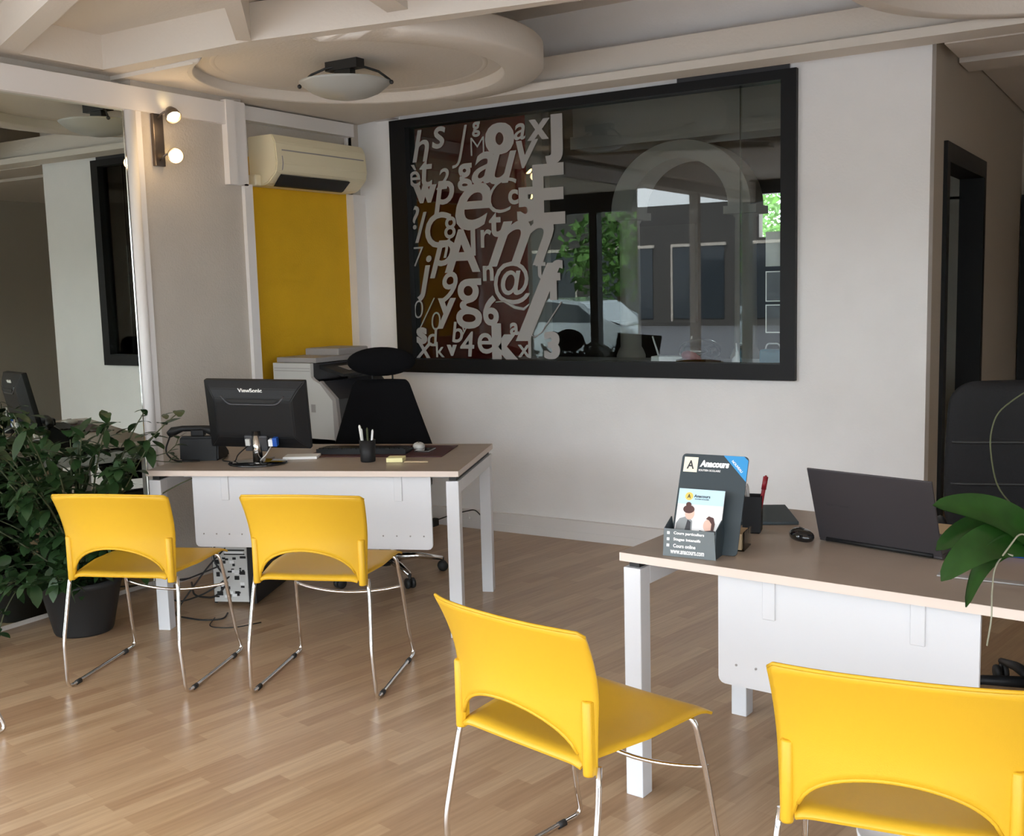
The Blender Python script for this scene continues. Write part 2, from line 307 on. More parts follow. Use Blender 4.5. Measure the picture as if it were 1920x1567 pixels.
# interior window in the back wall
win = BM(); fy0, fy1 = GY-.035, GY+.07
box(win, (-4.297, fy0, .987), (-1.693, fy1, 1.073)); box(win, (-4.297, fy0, 2.525), (-1.693, fy1, 2.574))
box(win, (-4.297, fy0, 1.073), (-4.175, fy1, 2.525)); box(win, (-1.773, fy0, 1.073), (-1.693, fy1, 2.525))
w1 = struct('window_1', win, M['black'])
b = BM(); box(b, (-4.175, GY+.012, 1.073), (-1.773, GY+.018, 2.525)); struct('window_pane', b, M['glass'], w1)
b = BM(); box(b, (-2.005, GY+.006, 1.073), (-1.998, GY+.024, 2.525)); struct('pane_joint', b, M['glass'], w1)
LET = [('h',-4.088,2.407,.195,.25,0),('s',-3.947,2.445,.133,.2,0),('Q',-3.91,2.343,.21,.15,0),('J',-3.793,2.375,.253,.25,-1),('M',-3.661,2.367,.107,0,-1),('o',-3.501,2.397,.186,0,2),('a',-3.359,2.424,.096,.2,0),('x',-3.23,2.424,.119,.1,1),('J',-3.129,2.36,.28,0,2),('g',-3.667,2.467,.09,0,1),('a',-3.626,2.236,.189,.35,0),('u',-3.486,2.225,.188,.35,0),('v',-3.31,2.291,.16,.2,0),('g',-3.76,2.189,.167,0,1),('\u00e8',-4.141,2.226,.14,0,0),('t',-4.053,2.237,.171,.1,0),('2',-3.927,2.193,.127,.3,0),('w',-4.064,2.109,.11,0,2),('p',-3.921,2.074,.212,.2,0),('e',-3.705,2.009,.284,.35,0),('C',-3.492,2.062,.205,.3,-1),('c',-3.414,2.048,.089,0,1),('5',-3.318,1.998,.203,0,2),('E',-3.17,2.048,.351,0,1),('?',-4.142,1.967,.147,.1,0),('/',-4.106,1.904,.19,.1,0),('C',-3.972,1.88,.223,.1,0),('8',-3.881,1.892,.136,.1,0),('t',-3.547,1.892,.149,0,1),('r',-3.615,1.812,.109,0,0),('m',-3.373,1.776,.271,.45,0),('n',-3.945,1.75,.086,.3,0),('7',-4.131,1.722,.122,.1,-1),('j',-4.093,1.582,.289,.25,0),('p',-3.947,1.699,.233,.35,0),('A',-3.798,1.745,.264,0,1),('1',-3.711,1.792,.16,0,1),('9',-3.896,1.525,.19,.25,0),('g',-3.758,1.418,.31,0,0),('n',-3.607,1.602,.093,0,1),('@',-3.439,1.539,.258,0,0),('f',-3.14,1.548,.235,0,1),('t',-3.233,1.616,.123,0,0),('l',-3.257,1.419,.462,.5,1),('0',-4.146,1.389,.115,.1,-1),('/',-4.081,1.362,.194,.35,-1),('0',-4.012,1.313,.115,.1,-1),('y',-3.929,1.36,.192,.1,1),('6',-3.595,1.374,.187,0,1),('s',-4.128,1.22,.107,0,2),('d',-4.044,1.211,.116,.1,0),('x',-4.114,1.126,.098,.2,0),('k',-3.987,1.132,.097,0,0),('v',-3.896,1.128,.07,0,2),('b',-3.849,1.242,.131,.15,0),('y',-3.796,1.246,.104,.2,-1),('4',-3.778,1.168,.156,.1,0),('e',-3.643,1.173,.129,0,0),('k',-3.5,1.186,.22,0,2),('a',-3.428,1.262,.076,0,1),('x',-3.363,1.128,.076,0,0),('l',-3.323,1.149,.126,0,0),('3',-3.168,1.163,.165,0,2)]
b = BM()
for li, (ch, x, z, h, sh, w) in enumerate(LET):
    ly = GY+.0102-.00009*li
    text_bm(b, ch, h*1.3, frame_mt((x, ly, z), (1, 0, 0), (0, 0, 1)), offset={-1: -.004, 0: .003, 1: .008, 2: .010}[w]*h/.2, shear=sh, fit=(None, h), extrude=.00001)
    if w == 2:
        for dx in (-.05*h, .05*h): text_bm(b, ch, h*1.3, frame_mt((x+dx, ly-.00003-(dx > 0)*.00003, z), (1, 0, 0), (0, 0, 1)), offset=.010*h/.2, shear=sh, fit=(None, h), extrude=.00001)
swash = [(-3.56, 1.425), (-3.50, 1.43), (-3.42, 1.39), (-3.36, 1.38), (-3.32, 1.41)]
tube(b, [(x, GY+.0105, z) for x, z in swash], [.004, .008, .011, .010, .004], 6)
tube(b, [(x, GY+.0105, z) for x, z in [(-3.33, 1.24), (-3.29, 1.21), (-3.24, 1.24), (-3.17, 1.33), (-3.10, 1.42)]], .004, 6)
struct('letter_decal', b, M['letter'], w1)

# side door frame
b = BM(); box(b, (-1.17, 5.88, 0), (-1.03, 5.96, 2.19)); box(b, (-1.17, 7.08, 0), (-1.03, 7.16, 2.19)); box(b, (-1.17, 5.96, 2.09), (-1.03, 7.08, 2.19)); struct('door_1', b, M['black'])
b = BM(); box(b, (-1.04, 8.94, 0), (-.92, 9.0, 2.1)); box(b, (-.12, 8.94, 0), (-.03, 9.0, 2.1)); box(b, (-.92, 8.94, 2.02), (-.12, 9.0, 2.1)); box(b, (-.92, 8.97, 0), (-.12, 9.01, 2.02)); struct('door_2', b, M['black'])

# ------------------------------------------------------------------ room behind the glass
b = BM(); box(b, (-5.9, 9.4, 0), (-3.22, 9.5, 3.05)); box(b, (-2.96, 9.4, 0), (-1.15, 9.5, 3.05)); box(b, (-3.22, 9.4, 0), (-2.96, 9.5, 1.90)); box(b, (-3.22, 9.4, 2.28), (-2.96, 9.5, 3.05)); struct('wall_rear', b, M['darkwall'])
b = BM(); box(b, (-5.9, 5.64, 0), (-5.8, 9.4, 3.05)); struct('wall_far_left', b, M['taupe'])
b = BM(); box(b, (-5.45, 6.9, 0), (-4.13, 7.0, 3.0)); struct('wall_red', b, M['redwall'])
b = BM(); box(b, (-4.13, 6.9, 0), (-3.99, 7.0, 3.0)); struct('trim_19', b, M['taupe'])
def arch_ring(cx, y0, y1, zs, iw, ih, ow, oh, n=28):
    b = BM(); R = []
    for i in range(n+1):
        a = PI*i/n; c, s = math.cos(a), math.sin(a)
        R.append([b.verts.new(p) for p in ((cx+iw*c, y0, zs+ih*s), (cx+ow*c, y0, zs+oh*s), (cx+ow*c, y1, zs+oh*s), (cx+iw*c, y1, zs+ih*s))])
    for p, q in zip(R, R[1:]):
        for k in range(4): b.faces.new((p[k], p[(k+1) % 4], q[(k+1) % 4], q[k]))
    b.faces.new(R[0]); b.faces.new(R[-1][::-1]); return b
b = arch_ring(-3.375, 7.95, 8.25, 2.09, .405, .39, .585, .53)
for x in (-3.87, -2.88):
    lathe(b, [(.12, 0), (.12, .93), (.105, .97), (.088, 1.0), (.083, 2.0), (.10, 2.03), (.10, 2.09)], 28, T(x, 8.1, 0))
    box(b, (x-.13, 7.96, 2.03), (x+.13, 8.24, 2.09))
struct('trim_20', b, M['arch'])
b = BM(); box(b, (-1.52, 7.95, .98), (-1.31, 8.25, 2.05)); box(b, (-1.54, 7.93, 0), (-1.28, 8.27, .98)); box(b, (-1.54, 7.93, 1.93), (-1.25, 8.27, 2.03))
poly = [(-1.54, 2.03), (-1.30, 2.03), (-1.31, 2.15), (-1.335, 2.25), (-1.38, 2.35), (-1.44, 2.42), (-1.54, 2.47)]
poly_prism(b, poly, -8.25, -7.95, Matrix(((1,0,0,0),(0,0,-1,0),(0,1,0,0),(0,0,0,1)))); struct('trim_21', b, M['arch'])
b = BM(); box(b, (-4.3, 7.9, 2.62), (-1.16, 8.3, 2.72)); box(b, (-4.3, 7.95, 2.72), (-1.16, 8.3, 3.0)); struct('trim_22', b, M['arch'])
b = BM(); box(b, (-4.41, 9.33, 1.15), (-3.80, 9.395, 2.05)); tag(obj('notice_board', b, M['board']), 'dark olive board on the far wall behind the plaster arch', 'board')
b = BM(); box(b, (-3.9, 5.72, 1.0), (-1.25, 6.25, 1.045)); box(b, (-3.85, 6.2, 0), (-3.80, 6.24, 1.0)); box(b, (-1.35, 6.2, 0), (-1.30, 6.24, 1.0)); box(b, (-3.85, 5.74, 0), (-1.3, 5.78, 1.0)); tag(obj('counter', b, M['counter']), 'grey counter running along just behind the black framed window', 'counter')
t = thing('router', 'white box with two upright antennas on the counter behind the glass', 'router', (-2.58, 5.95, 1.045), .05)
b = BM(); rbox(b, (-.11, -.05, 0), (.11, .05, .035), .006); obj('body', b, M['white'], t)
for s in (-1, 1):
    b = BM(); tube(b, [(s*.09, .04, .02), (s*(.115 if s > 0 else .135), .045, .15)], [.007, .005], 8); obj('antenna', b, M['white'], t)
t = thing('helmet', 'black and dark red domed helmet on the counter behind the glass', 'helmet', (-2.36, 5.86, 1.045))
b = BM(); ellipsoid(b, (0, 0, .075), (.12, .14, .072)); box(b, (-.09, -.14, 0), (.09, .1, .03)); obj('helmet_shell', b, M['blackg'], t)
b = BM(); ellipsoid(b, (-.01, -.07, .055), (.07, .08, .05)); obj('visor', b, M['red'], t)
t = thing('spray_bottle', 'small white spray bottle on the counter right of the helmet', 'bottle', (-2.12, 5.82, 1.045))
b = BM(); lathe(b, [(.032, 0), (.03, .03), (.012, .05), (.009, .075)], 16); obj('body', b, M['white'], t)
b = BM(); tube(b, [(0, 0, .07), (-.006, 0, .12)], [.008, .004], 8); obj('nozzle', b, M['white'], t)
t = thing('blue_bag', 'small blue bag at the right end of the counter behind the glass', 'bag', (-1.90, 5.80, 1.045))
b = BM(); rbox(b, (-.075, -.04, 0), (.06, .04, .09), .02, 3); obj('body', b, M['bluep'], t)
b = BM(); tube(b, round_path([(-.05, 0, .08), (-.04, 0, .12), (.03, 0, .12), (.04, 0, .08)], .02), .005, 6); obj('handle', b, M['white'], t)
for k, (z0, z1, m, lb) in enumerate(((1.585, 1.765, 'lgrey', 'pale sheet of paper taped inside the glass, topmost of three at its right end'), (1.40, 1.56, 'greyp', 'dark picture sheet inside the glass, middle of three at its right end'), (1.235, 1.385, 'greyp', 'dark picture sheet inside the glass, lowest of three at its right end'))):
    b = BM(); box(b, (-1.868, GY+.0185, z0), (-1.775, GY+.0205, z1)); t = obj('poster', b, M['textw'] if k else M[m]); tag(t, lb, 'poster')
    if k:
        b = BM(); box(b, (-1.862, GY+.0181, z0+.006), (-1.781, GY+.0184, z1-.006)); obj('printed_area', b, M[m], t)

# ------------------------------------------------------------------ street outside the storefront (seen in reflections, source of daylight)
b = BM(); box(b, (-9, -6.0, -.25), (7, -2.2, -.12)); box(b, (3.1, -2.2, -.25), (7, 8, -.12)); box(b, (-9, -2.2, -.25), (-4.76, 8, -.12)); struct('ground', b, M['pave'])
b = BM(); box(b, (-40, -40, -.28), (40, -6.0, -.2)); box(b, (-40, -6, -.28), (-9, 30, -.2)); tag(obj('road', b, M['asphalt']), 'grey asphalt road outside the shop front', 'road')
t = thing('street_building', 'dark building added across the side street to darken the interior window reflection', 'building', (-19, -4, -.2))
b = BM(); box(b, (-2, -16, 0), (0, 16, 2.9)); obj('wall', b, M['facade2'], t)  # dark block added to keep reflections in the interior window dark
for i in range(9):
    y = -15+i*3.3; b = BM(); box(b, (-.02, y, .3), (.04, y+2.4, 2.3)); obj('window', b, M['win'], t)
t = thing('street_building', 'long dark street building with pale window trims seen mirrored in the interior window', 'building', (-3, -30, -.2))
b = BM(); box(b, (-30, -2, 0), (22, 0, 4.9)); obj('wall', b, M['facade2'], t)
for i in range(14):
    x = -24+i*3.1; b = BM(); box(b, (x, -.02, .3), (x+2.2, .04, 3.2)); w_ = obj('window', b, M['win'], t)
    b = BM(); box(b, (x-.08, 0, 3.2), (x+2.28, .08, 3.32)); box(b, (x-.08, 0, .2), (x, .08, 3.2)); obj('window_trim', b, M['facade'], w_)
b = BM(); box(b, (-9, 0, 2.5), (-4, 1.0, 2.75)); obj('awning', b, M['awn'], t)
def tree(x, y, h, r, lb):
    t = thing('street_tree', lb, 'tree', (x, y, -.195), group='street trees outside')
    b = BM(); tube(b, [(0, 0, 0), (.05, 0, h*.5), (0, .1, h*.8)], [.16, .12, .06], 8); obj('trunk', b, M['bark'], t)
    b = BM()
    small = y > 0
    for _ in range(2600 if small else 700):
        a, u, rr = random.random()*2*PI, random.uniform(-1, 1), r*random.random()**.4
        c = Vector((rr*math.cos(a)*math.sqrt(1-u*u), rr*math.sin(a)*math.sqrt(1-u*u), h*.8+rr*u*.75)); s = random.uniform(.03, .06) if small else random.uniform(.09, .17)
        mt = T(*c) @ Matrix.Rotation(random.random()*6, 4, Vector((random.random(), random.random(), random.random()+.1)).normalized())
        v = [b.verts.new(mt @ Vector(p)) for p in ((-s, -s*.5, 0), (s, -s*.6, .03), (s*.8, s*.6, 0), (-s*.7, s*.5, .04))]; b.faces.new(v)
    obj('crown', b, M['treeleaf'], t, recalc=False)
for a in ((-5.5, -17.5, 3.4, 1.9, 'leafy street tree left of the parked car'), (-.2, -18.5, 3.5, 2.0, 'leafy street tree behind the parked car'), (4.5, -16.5, 3.3, 1.9, 'leafy street tree right of the parked car'), (-4.1, 12.5, 2.7, 1.4, 'green tree beyond the narrow rear window')): tree(*a)
t = thing('parked_car', 'light grey parked car mirrored in the interior window', 'car', (1.6, -7.6, -.2))
prof = [(-2.1, .35), (-2.15, .75), (-1.95, .95), (-1.5, 1.02), (-.95, 1.42), (-.3, 1.5), (.6, 1.47), (1.15, 1.1), (1.75, .95), (2.1, .8), (2.12, .35)]
b = BM(); poly_prism(b, prof, -.85, .85, Matrix(((1,0,0,0),(0,0,-1,0),(0,1,0,0),(0,0,0,1)))); bmesh.ops.bevel(b, geom=b.edges[:], offset=.05, segments=2, affect='EDGES'); obj('body', b, M['carp'], t)
b = BM(); poly_prism(b, [(-1.35, 1.03), (-.9, 1.36), (-.3, 1.43), (.5, 1.4), (.98, 1.06)], -.862, .862, Matrix(((1,0,0,0),(0,0,-1,0),(0,1,0,0),(0,0,0,1)))); obj('side_window', b, M['win'], t)
for sx_ in (-1.35, 1.35):
    for sy in (-1, 1):
        b = BM(); lathe(b, [(.32, -.1), (.32, .1)], 20, T(sx_, sy*.78, .32) @ Rx(PI/2)); obj('wheel', b, M['tyre'], t)

# ------------------------------------------------------------------ wall mirror, air conditioner, lamps
t = thing('wall_mirror', 'large frameless mirror on the left wall beside the white pilaster', 'mirror', (-4.55, 2.4, .05))
b = BM(); box(b, (0, -.8, 0), (.085, 1.215, 2.42)); obj('mirror_glass', b, M['mirror'], t)
b = BM(); tube(b, [(.085, 1.245, 0), (.085, 1.245, 2.38)], .03, 14); box(b, (0, 1.262, 0), (.105, 1.30, 2.38)); obj('edge_trim', b, M['trimw'], t)
b = BM(); box(b, (.082, 1.205, 0), (.089, 1.222, 2.38)); obj('edge_strip', b, M['chrome'], t)

t = thing('air_conditioner', 'cream split air conditioner unit mounted above the yellow niche', 'air conditioner', (-4.60, 4.57, 2.13))
pr = [(0, 0), (.11, 0), (.15, .012), (.215, .07), (.225, .12), (.215, .235), (.19, .28), (0, .28)]
mtp = Matrix(((1,0,0,0),(0,0,1,0),(0,1,0,0),(0,0,0,1)))
b = BM(); poly_prism(b, pr, 0, .80, mtp); bmesh.ops.bevel(b, geom=b.edges[:], offset=.006, segments=2, affect='EDGES'); obj('casing', b, M['cream'], t)
b = BM(); poly_prism(b, [(.213, .19), (.222, .19), (.222, .196), (.213, .196)], .05, .77, mtp); poly_prism(b, [(.2, .06), (.222, .085), (.228, .12), (.224, .16), (.2, .16)], .045, .05, mtp); obj('panel_groove', b, M['mgrey'], t)
b = BM(); poly_prism(b, [(.135, .0), (.152, .006), (.21, .058), (.195, .066)], .05, .64, Matrix(((1,0,0,.006),(0,0,1,0),(0,1,0,-.006),(0,0,0,1)))); obj('outlet_louver', b, M['blackp'], t)
b = BM(); rbox(b, (.02, -.05, -.005), (.10, 0.0, .06), .012, 3); obj('pipe_cover', b, M['cream'], t)

t = thing('ceiling_lamp', 'frosted glass dish ceiling lamp in the round plaster recess', 'lamp', (-3.53, 4.19, 2.635))
b = BM(); lathe(b, [(.0, -.185), (.06, -.183), (.12, -.170), (.17, -.150), (.215, -.115), (.225, -.105), (.215, -.102), (.17, -.135), (.1, -.16), (0, -.165)], 40, cap=False); obj('lamp_shade', b, M['lampglass'], t)
b = BM(); box(b, (-.10, -.03, -.045), (.10, .03, 0)); box(b, (-.05, -.02, -.08), (.05, .02, -.04)); obj('lamp_base', b, M['darkmetal'], t)
for a in (25, 205):
    a = math.radians(a); c, s = math.cos(a), math.sin(a)
    b = BM(); tube(b, [(c*.02, s*.02, -.02), (c*.1, s*.1, -.035), (c*.17, s*.17, -.06), (c*.222, s*.222, -.10), (c*.232, s*.232, -.115)], .006, 8); ellipsoid(b, (c*.232, s*.232, -.113), (.011, .011, .011), 10, 6); obj('lamp_arm', b, M['darkmetal'], t)

t = thing('wall_spotlight', 'two headed brushed metal spotlight bar lit on the pilaster', 'lamp', (-4.46, 3.80, 2.17))
b = BM(); rbox(b, (0, -.032, 0), (.022, .032, .275), .003); obj('wall_plate', b, M['steel'], t)
for z, d in ((.258, (.6, -.15, -.65)), (.050, (.85, -.45, -.2))):
    d = Vector(d).normalized(); o = Vector((.10, .02, z)); q = d.to_track_quat('Z', 'Y').to_matrix().to_4x4(); q.translation = o
    b = BM(); tube(b, round_path([(.02, 0, z-.02), (.05, .0, z+.0), (.07, .01, z+.01), tuple(o - d*.02)], .015), .005, 8)
    lathe(b, [(.012, -.03), (.022, -.025), (.034, 0), (.04, .035), (.037, .036), (.031, .0), (.02, -.02)], 20, q, cap=False); h = obj('spot_head', b, M['steel'], t)
    b = BM(); ellipsoid(b, (0, 0, .022), (.030, .030, .022), 16, 10, q); obj('bulb', b, M['bulb'], h)
    ld = bpy.data.lights.new('spot_glow', 'POINT'); ld.energy = .3; ld.color = (1, .68, .36); ld.shadow_soft_size = .03
    lo = bpy.data.objects.new('spot_glow', ld); COL.objects.link(lo); lo.parent = t; lo.location = o + d*.09
# ------------------------------------------------------------------ yellow chairs
def chair(label, loc, rz):
    t = thing('visitor_chair', label, 'chair', loc, rz, 'yellow visitor chairs')
    # backrest
    NU, NV = 36, 16; grid = []
    def wrap(u): return .035 - .068*(1-abs(u)**2.2)
    for i in range(NU+1):
        u = -1+2*i/NU; k = .86
        zb = .440 if abs(u) >= k else .440+.012 + .123*math.sqrt(max(0, 1-(u/k)**2))
        zt = .776 + .016*(1-u*u) - (.010 if abs(u) > .98 else 0); row = []
        for j in range(NV+1):
            v = j/NV; z = zb + (zt-zb)*v; hz = max(0, (z-.60)/.18); hw = .219 + .020*((z-.44)/.34)**1.5
            row.append((u*hw, wrap(u)*(1-.12*hz) - .058*hz**1.7, z))
        grid.append(row)
    b = BM(); shell(b, grid, -.006)
    rim = [Vector(r[0]) + Vector((0, -.004, 0)) for r in grid if abs(r[0][0]/.2195) < .87]
    tube(b, rim, .0045, 6)
    tube(b, [Vector(r[-1]) + Vector((0, -.003, 0)) for r in grid], .0042, 6)
    obj('backrest', b, M['yellow'], t)
    for s in (-1, 1):
        b = BM(); lathe(b, [(.0125, 0), (.0135, .005), (.0135, .168), (.010, .172)], 14, T(s*.2065, .018, .436)); box(b, (s*.2065-.013, .014, .438), (s*.2065+.013, .034, .606)); obj('sleeve', b, M['yellow'], t)
    # seat
    grid = []; NX, NY = 20, 20
    for j in range(NY+1):
        v = j/NY; row = []
        y = .006 + .452*v
        hw = .190 + .036*min(1, v*2.2)
        zc = .470 - .012*max(0, 1-v/.06)**1.5 + .004*math.sin(PI*v) - .016*max(0, (v-.86)/.14)**2
        for i in range(NX+1):
            u = -1+2*i/NX
            drop = .006*max(0, (abs(u)-.84)/.16)**1.6
            dish = -.016*(1-u*u)*math.sin(PI*min(1, v*1.1))
            row.append((u*hw, y + (.010*u*u if v > .5 else 0), zc + dish - drop))
        grid.append(row)
    b = BM(); shell(b, grid, -.007); obj('seat', b, M['yellow'], t)
    for s in (-1, 1):
        b = BM()
        pts = round_path([(s*.222, .034, .455), (s*.230, .022, .38), (s*.240, -.014, .20), (s*.248, 0, .0085), (s*.248, .505, .0085), (s*.238, .475, .10), (s*.228, .435, .30), (s*.218, .40, .452), (s*.12, .395, .455)], .032, 6)
        tube(b, pts, .0075, 10); obj('sled_leg', b, M['chrome'], t)
        for y in (.07, .42):
            b = BM(); tube(b, [(s*.248, y-.014, .0085), (s*.248, y+.014, .0085)], .0092, 10); box(b, (s*.248-.006, y-.018, 0), (s*.248+.006, y+.018, .01)); obj('foot_glide', b, M['rubber'], t)
    b = BM(); tube(b, [(x, .445 - .045*(1-(x/.23)**2), .315 - .020*(1-(x/.23)**2)) for x in [-.23+.46*i/16 for i in range(17)]], .006, 8); obj('crossbar', b, M['chrome'], t)
    return t
ch0 = chair('yellow plastic visitor chair at the left end of the desk with the monitor', (-3.3895, 2.573, 0), math.radians(21.6))
dup(ch0, (-2.7, 2.868, 0), math.radians(21.2), 'yellow plastic visitor chair in front of the monitor desk, right of its twin')
dup(ch0, (-1.27, 2.014, 0), math.radians(-12.8), 'yellow plastic visitor chair turned sideways at the left corner of the brochure desk')
dup(ch0, (-.418, 2.009, 0), math.radians(8.3), 'large yellow plastic visitor chair at the bottom right corner of the photo')
_a = math.radians(-14)
dup(ch0, (-3.457 - (math.cos(_a)*.248 - math.sin(_a)*.49), 2.100 - (math.sin(_a)*.248 + math.cos(_a)*.49), 0), _a, 'yellow visitor chair cut off by the left edge, only a chrome foot showing')

# ------------------------------------------------------------------ desks
def desk(label, loc, rz, W, D, p0, p1, pz, brs, dots):
    t = thing('office_desk', label, 'desk', loc, rz, 'white framed office desks')
    b = BM(); box(b, (.0015, .0015, .716), (W-.0015, D-.0015, .74)); obj('desktop', b, M['top'], t)
    b = BM(); box(b, (0, 0, .7155), (W, .0015, .7395)); box(b, (0, D-.0015, .7155), (W, D, .7395)); box(b, (0, .0015, .7155), (.0015, D-.0015, .7395)); box(b, (W-.0015, .0015, .7155), (W, D-.0015, .7395)); obj('edge_band', b, M['edge'], t)
    for x in (.004, W-.004-.056):
        for y in (.015, D-.015-.056):
            b = BM(); rbox(b, (x, y, 0), (x+.056, y+.056, .694), .003, 2); obj('leg', b, M['deskw'], t)
        b = BM(); rbox(b, (x, .071, .638), (x+.056, D-.071, .694), .003, 2); obj('side_rail', b, M['deskw'], t)
        b = BM(); box(b, (x+.012, .03, .694), (x+.044, D-.03, .716)); obj('spacer', b, M['rubber'], t)
    b = BM(); box(b, (.06, .24, .668), (W-.06, .30, .702)); box(b, (.06, D-.30, .668), (W-.06, D-.24, .702)); obj('long_rail', b, M['deskw'], t)
    for x in (.09, .13, .17, W-.13): pass
    # modesty panel with rounded lower corners
    r = .02; pts = [(p0, .712), (p0, pz+r)] + [(p0+r-r*math.cos(a), pz+r-r*math.sin(a)) for a in (PI/6, PI/3, PI/2)] + [(p1-r+r*math.cos(a), pz+r-r*math.sin(a)) for a in (PI/2, PI/3, PI/6)] + [(p1, pz+r), (p1, .712)]
    b = BM(); poly_prism(b, pts, .045, .057, Matrix(((1,0,0,0),(0,0,1,0),(0,1,0,0),(0,0,0,1)))); pn = obj('modesty_panel', b, M['deskw'], t)
    for x in brs:
        b = BM(); rbox(b, (x-.018, .040, .600), (x+.018, .047, .7145), .0015, 1); obj('bracket', b, M['deskw'], pn)
    for x in dots:
        b = BM(); lathe(b, [(.0, .0), (.0035, .0), (.0035, .0015), (0, .0015)], 10, T(x, .0452, pz+.06) @ Rx(PI/2), cap=False); obj('screw_hole', b, M['mgrey'], pn)
    return t
da = desk('white framed desk with brown top carrying the computer monitor and telephone', (-3.9015, 3.1435, 0), math.radians(22.385), 1.43, .806, .197, 1.296, .385, (.352, 1.15), (.238, .299, .360, .42, 1.075, 1.136, 1.197, 1.258))
db = desk('white framed desk with brown top carrying the laptop and brochure holder', (-1.350, 2.729, 0), math.radians(-4.9), 1.43, .806, .29, .975, .395, (.44, .83), (.344, .402))
A = T(-3.9015, 3.1435, .7405) @ Rz(math.radians(22.385)); B = T(-1.350, 2.729, .7405) @ Rz(math.radians(-4.9))
def on(Mx, u, v, z=0): p = Mx @ Vector((u, v, z)); return (p.x, p.y, p.z)
RA, RB = math.radians(22.385), math.radians(-4.9)

# monitor
t = thing('computer_monitor', 'black desktop monitor seen from behind on the left desk', 'monitor', on(A, .448, .20), RA)
b = BM(); lathe(b, [(0, 0), (.135, 0), (.138, .004), (.132, .009), (.06, .015), (0, .016)], 40, Matrix.Diagonal((1, .85, 1, 1)), cap=False); obj('stand_base', b, M['blackg'], t)
b = BM(); tube(b, [(0, 0, .01), (0, 0, .13)], .020, 20); obj('stand_column', b, M['chrome'], t)
b = BM(); tube(b, [(-.001, .004, .012), (-.001, .004, .15)], .0225, 20); ms = T(-.025, .0, .235) @ Rx(math.radians(-0)) 
obj('column_sleeve', b, M['blackg'], t)
scr = T(0, .03, .225) @ Ry(math.radians(1.5)) @ Rx(math.radians(11.5))
b = BM(); W2, H2 = .242, .162
rbox(b, (-W2, -.008, -H2), (W2, .022, H2), .006, 3, scr)
# swelling rear shell
pr = BM(); vs = []
for k, (w, h0, h1, y) in enumerate(((W2-.004, -H2+.004, H2-.004, -.008), (W2-.03, -H2+.03, H2-.035, -.028), (W2-.055, -H2+.065, H2-.075, -.046), (W2-.065, -H2+.085, H2-.09, -.048))):
    vs.append([pr.verts.new((x, y, z)) for x, z in ((-w, h0), (w, h0), (w, h1), (-w, h1))])
for a, c in zip(vs, vs[1:]):
    for k in range(4): pr.faces.new((a[k], a[(k+1) % 4], c[(k+1) % 4], c[k]))
pr.faces.new(vs[-1]); bmesh.ops.bevel(pr, geom=pr.edges[:], offset=.004, segments=2, affect='EDGES'); add(b, pr, scr); obj('rear_housing', b, M['blackp'], t)
b = BM(); box(b, (-W2+.012, .0222, -H2+.014), (W2-.012, .0235, H2-.014), scr); obj('screen', b, M['blackg'], t)
b = BM(); text_bm(b, 'ViewSonic', .028, scr @ frame_mt((-.012, -.0345, H2-.040), (1, 0, 0), (0, -.18, 1)), fit=(.115, .021), offset=.0006, extrude=.001); obj('brand_lettering', b, M['textw'], t)
b = BM(); poly_prism(b, [(-.125, .085), (.125, .085), (.10, .068), (-.10, .068)], -.052, -.030, scr @ Matrix(((1,0,0,0),(0,0,1,0),(0,1,0,0),(0,0,0,1)))); obj('vent_slot', b, M['rubber'], t)
b = BM(); tube(b, [scr @ Vector(p) for p in round_path([(-.15, -.040, .098), (-.118, -.050, .060), (.118, -.050, .060), (.15, -.040, .098)], .03)], .0055, 8); obj('ridge', b, M['greyp'], t)
b = BM(); rbox(b, (-.055, -.06, -H2-.0), (.055, -.02, -H2+.075), .006, 2, scr); obj('stand_mount', b, M['greyp'], t)
for x, m, nm in ((-.035, 'lgrey', 'power_plug'), (.075, 'white', 'white_plug'), (.095, 'blue', 'video_plug')):
    b = BM(); rbox(b, (x-.011, -.072, -H2+.03), (x+.011, -.045, -H2+.062 if m != 'blue' else -H2+.07), .003, 2, scr); obj(nm, b, M[m], t)
b = BM(); tube(b, round_path([scr @ Vector((.075, -.065, -H2+.03)), (.07, -.07, .05), (.03, -.05, .02), (.02, .03, .012), (.03, .12, .01)], .03), .003, 6); obj('video_cable', b, M['lgrey'], t)
b = BM(); tube(b, round_path([scr @ Vector((-.035, -.065, -H2+.03)), (-.07, -.06, .05), (-.11, .0, .006), (-.2, .05, .004), (-.24, .2, .004)], .03), .0028, 6); obj('power_cable', b, M['blackp'], t)

# telephone
t = thing('desk_telephone', 'black desk telephone left of the monitor', 'telephone', on(A, .115, .33), RA+.1)
wd = Matrix(((0,0,1,0),(1,0,0,0),(0,1,0,0),(0,0,0,1)))
b = BM(); poly_prism(b, [(-.07, 0), (.10, 0), (.09, .03), (-.03, .118), (-.06, .112)], -.085, .10, wd); bmesh.ops.bevel(b, geom=b.edges[:], offset=.008, segments=2, affect='EDGES'); obj('body', b, M['blackp'], t)
b = BM(); tube(b, [(-.135, -.05, .125), (-.115, -.05, .140), (-.07, -.045, .152), (.03, -.045, .152), (.06, -.05, .145), (.085, -.05, .128)], [.017, .022, .014, .014, .022, .018], 12); obj('handset', b, M['blackp'], t)
b = BM(); rbox(b, (-.03, -.055, .115), (.03, -.01, .150), .006); obj('cradle', b, M['blackp'], t)
b = BM(); tube(b, round_path([(-.13, -.05, .12), (-.15, -.08, .05), (-.10, -.11, .008), (.02, -.09, .006)], .03), .004, 8); obj('coiled_cord', b, M['blackp'], t)

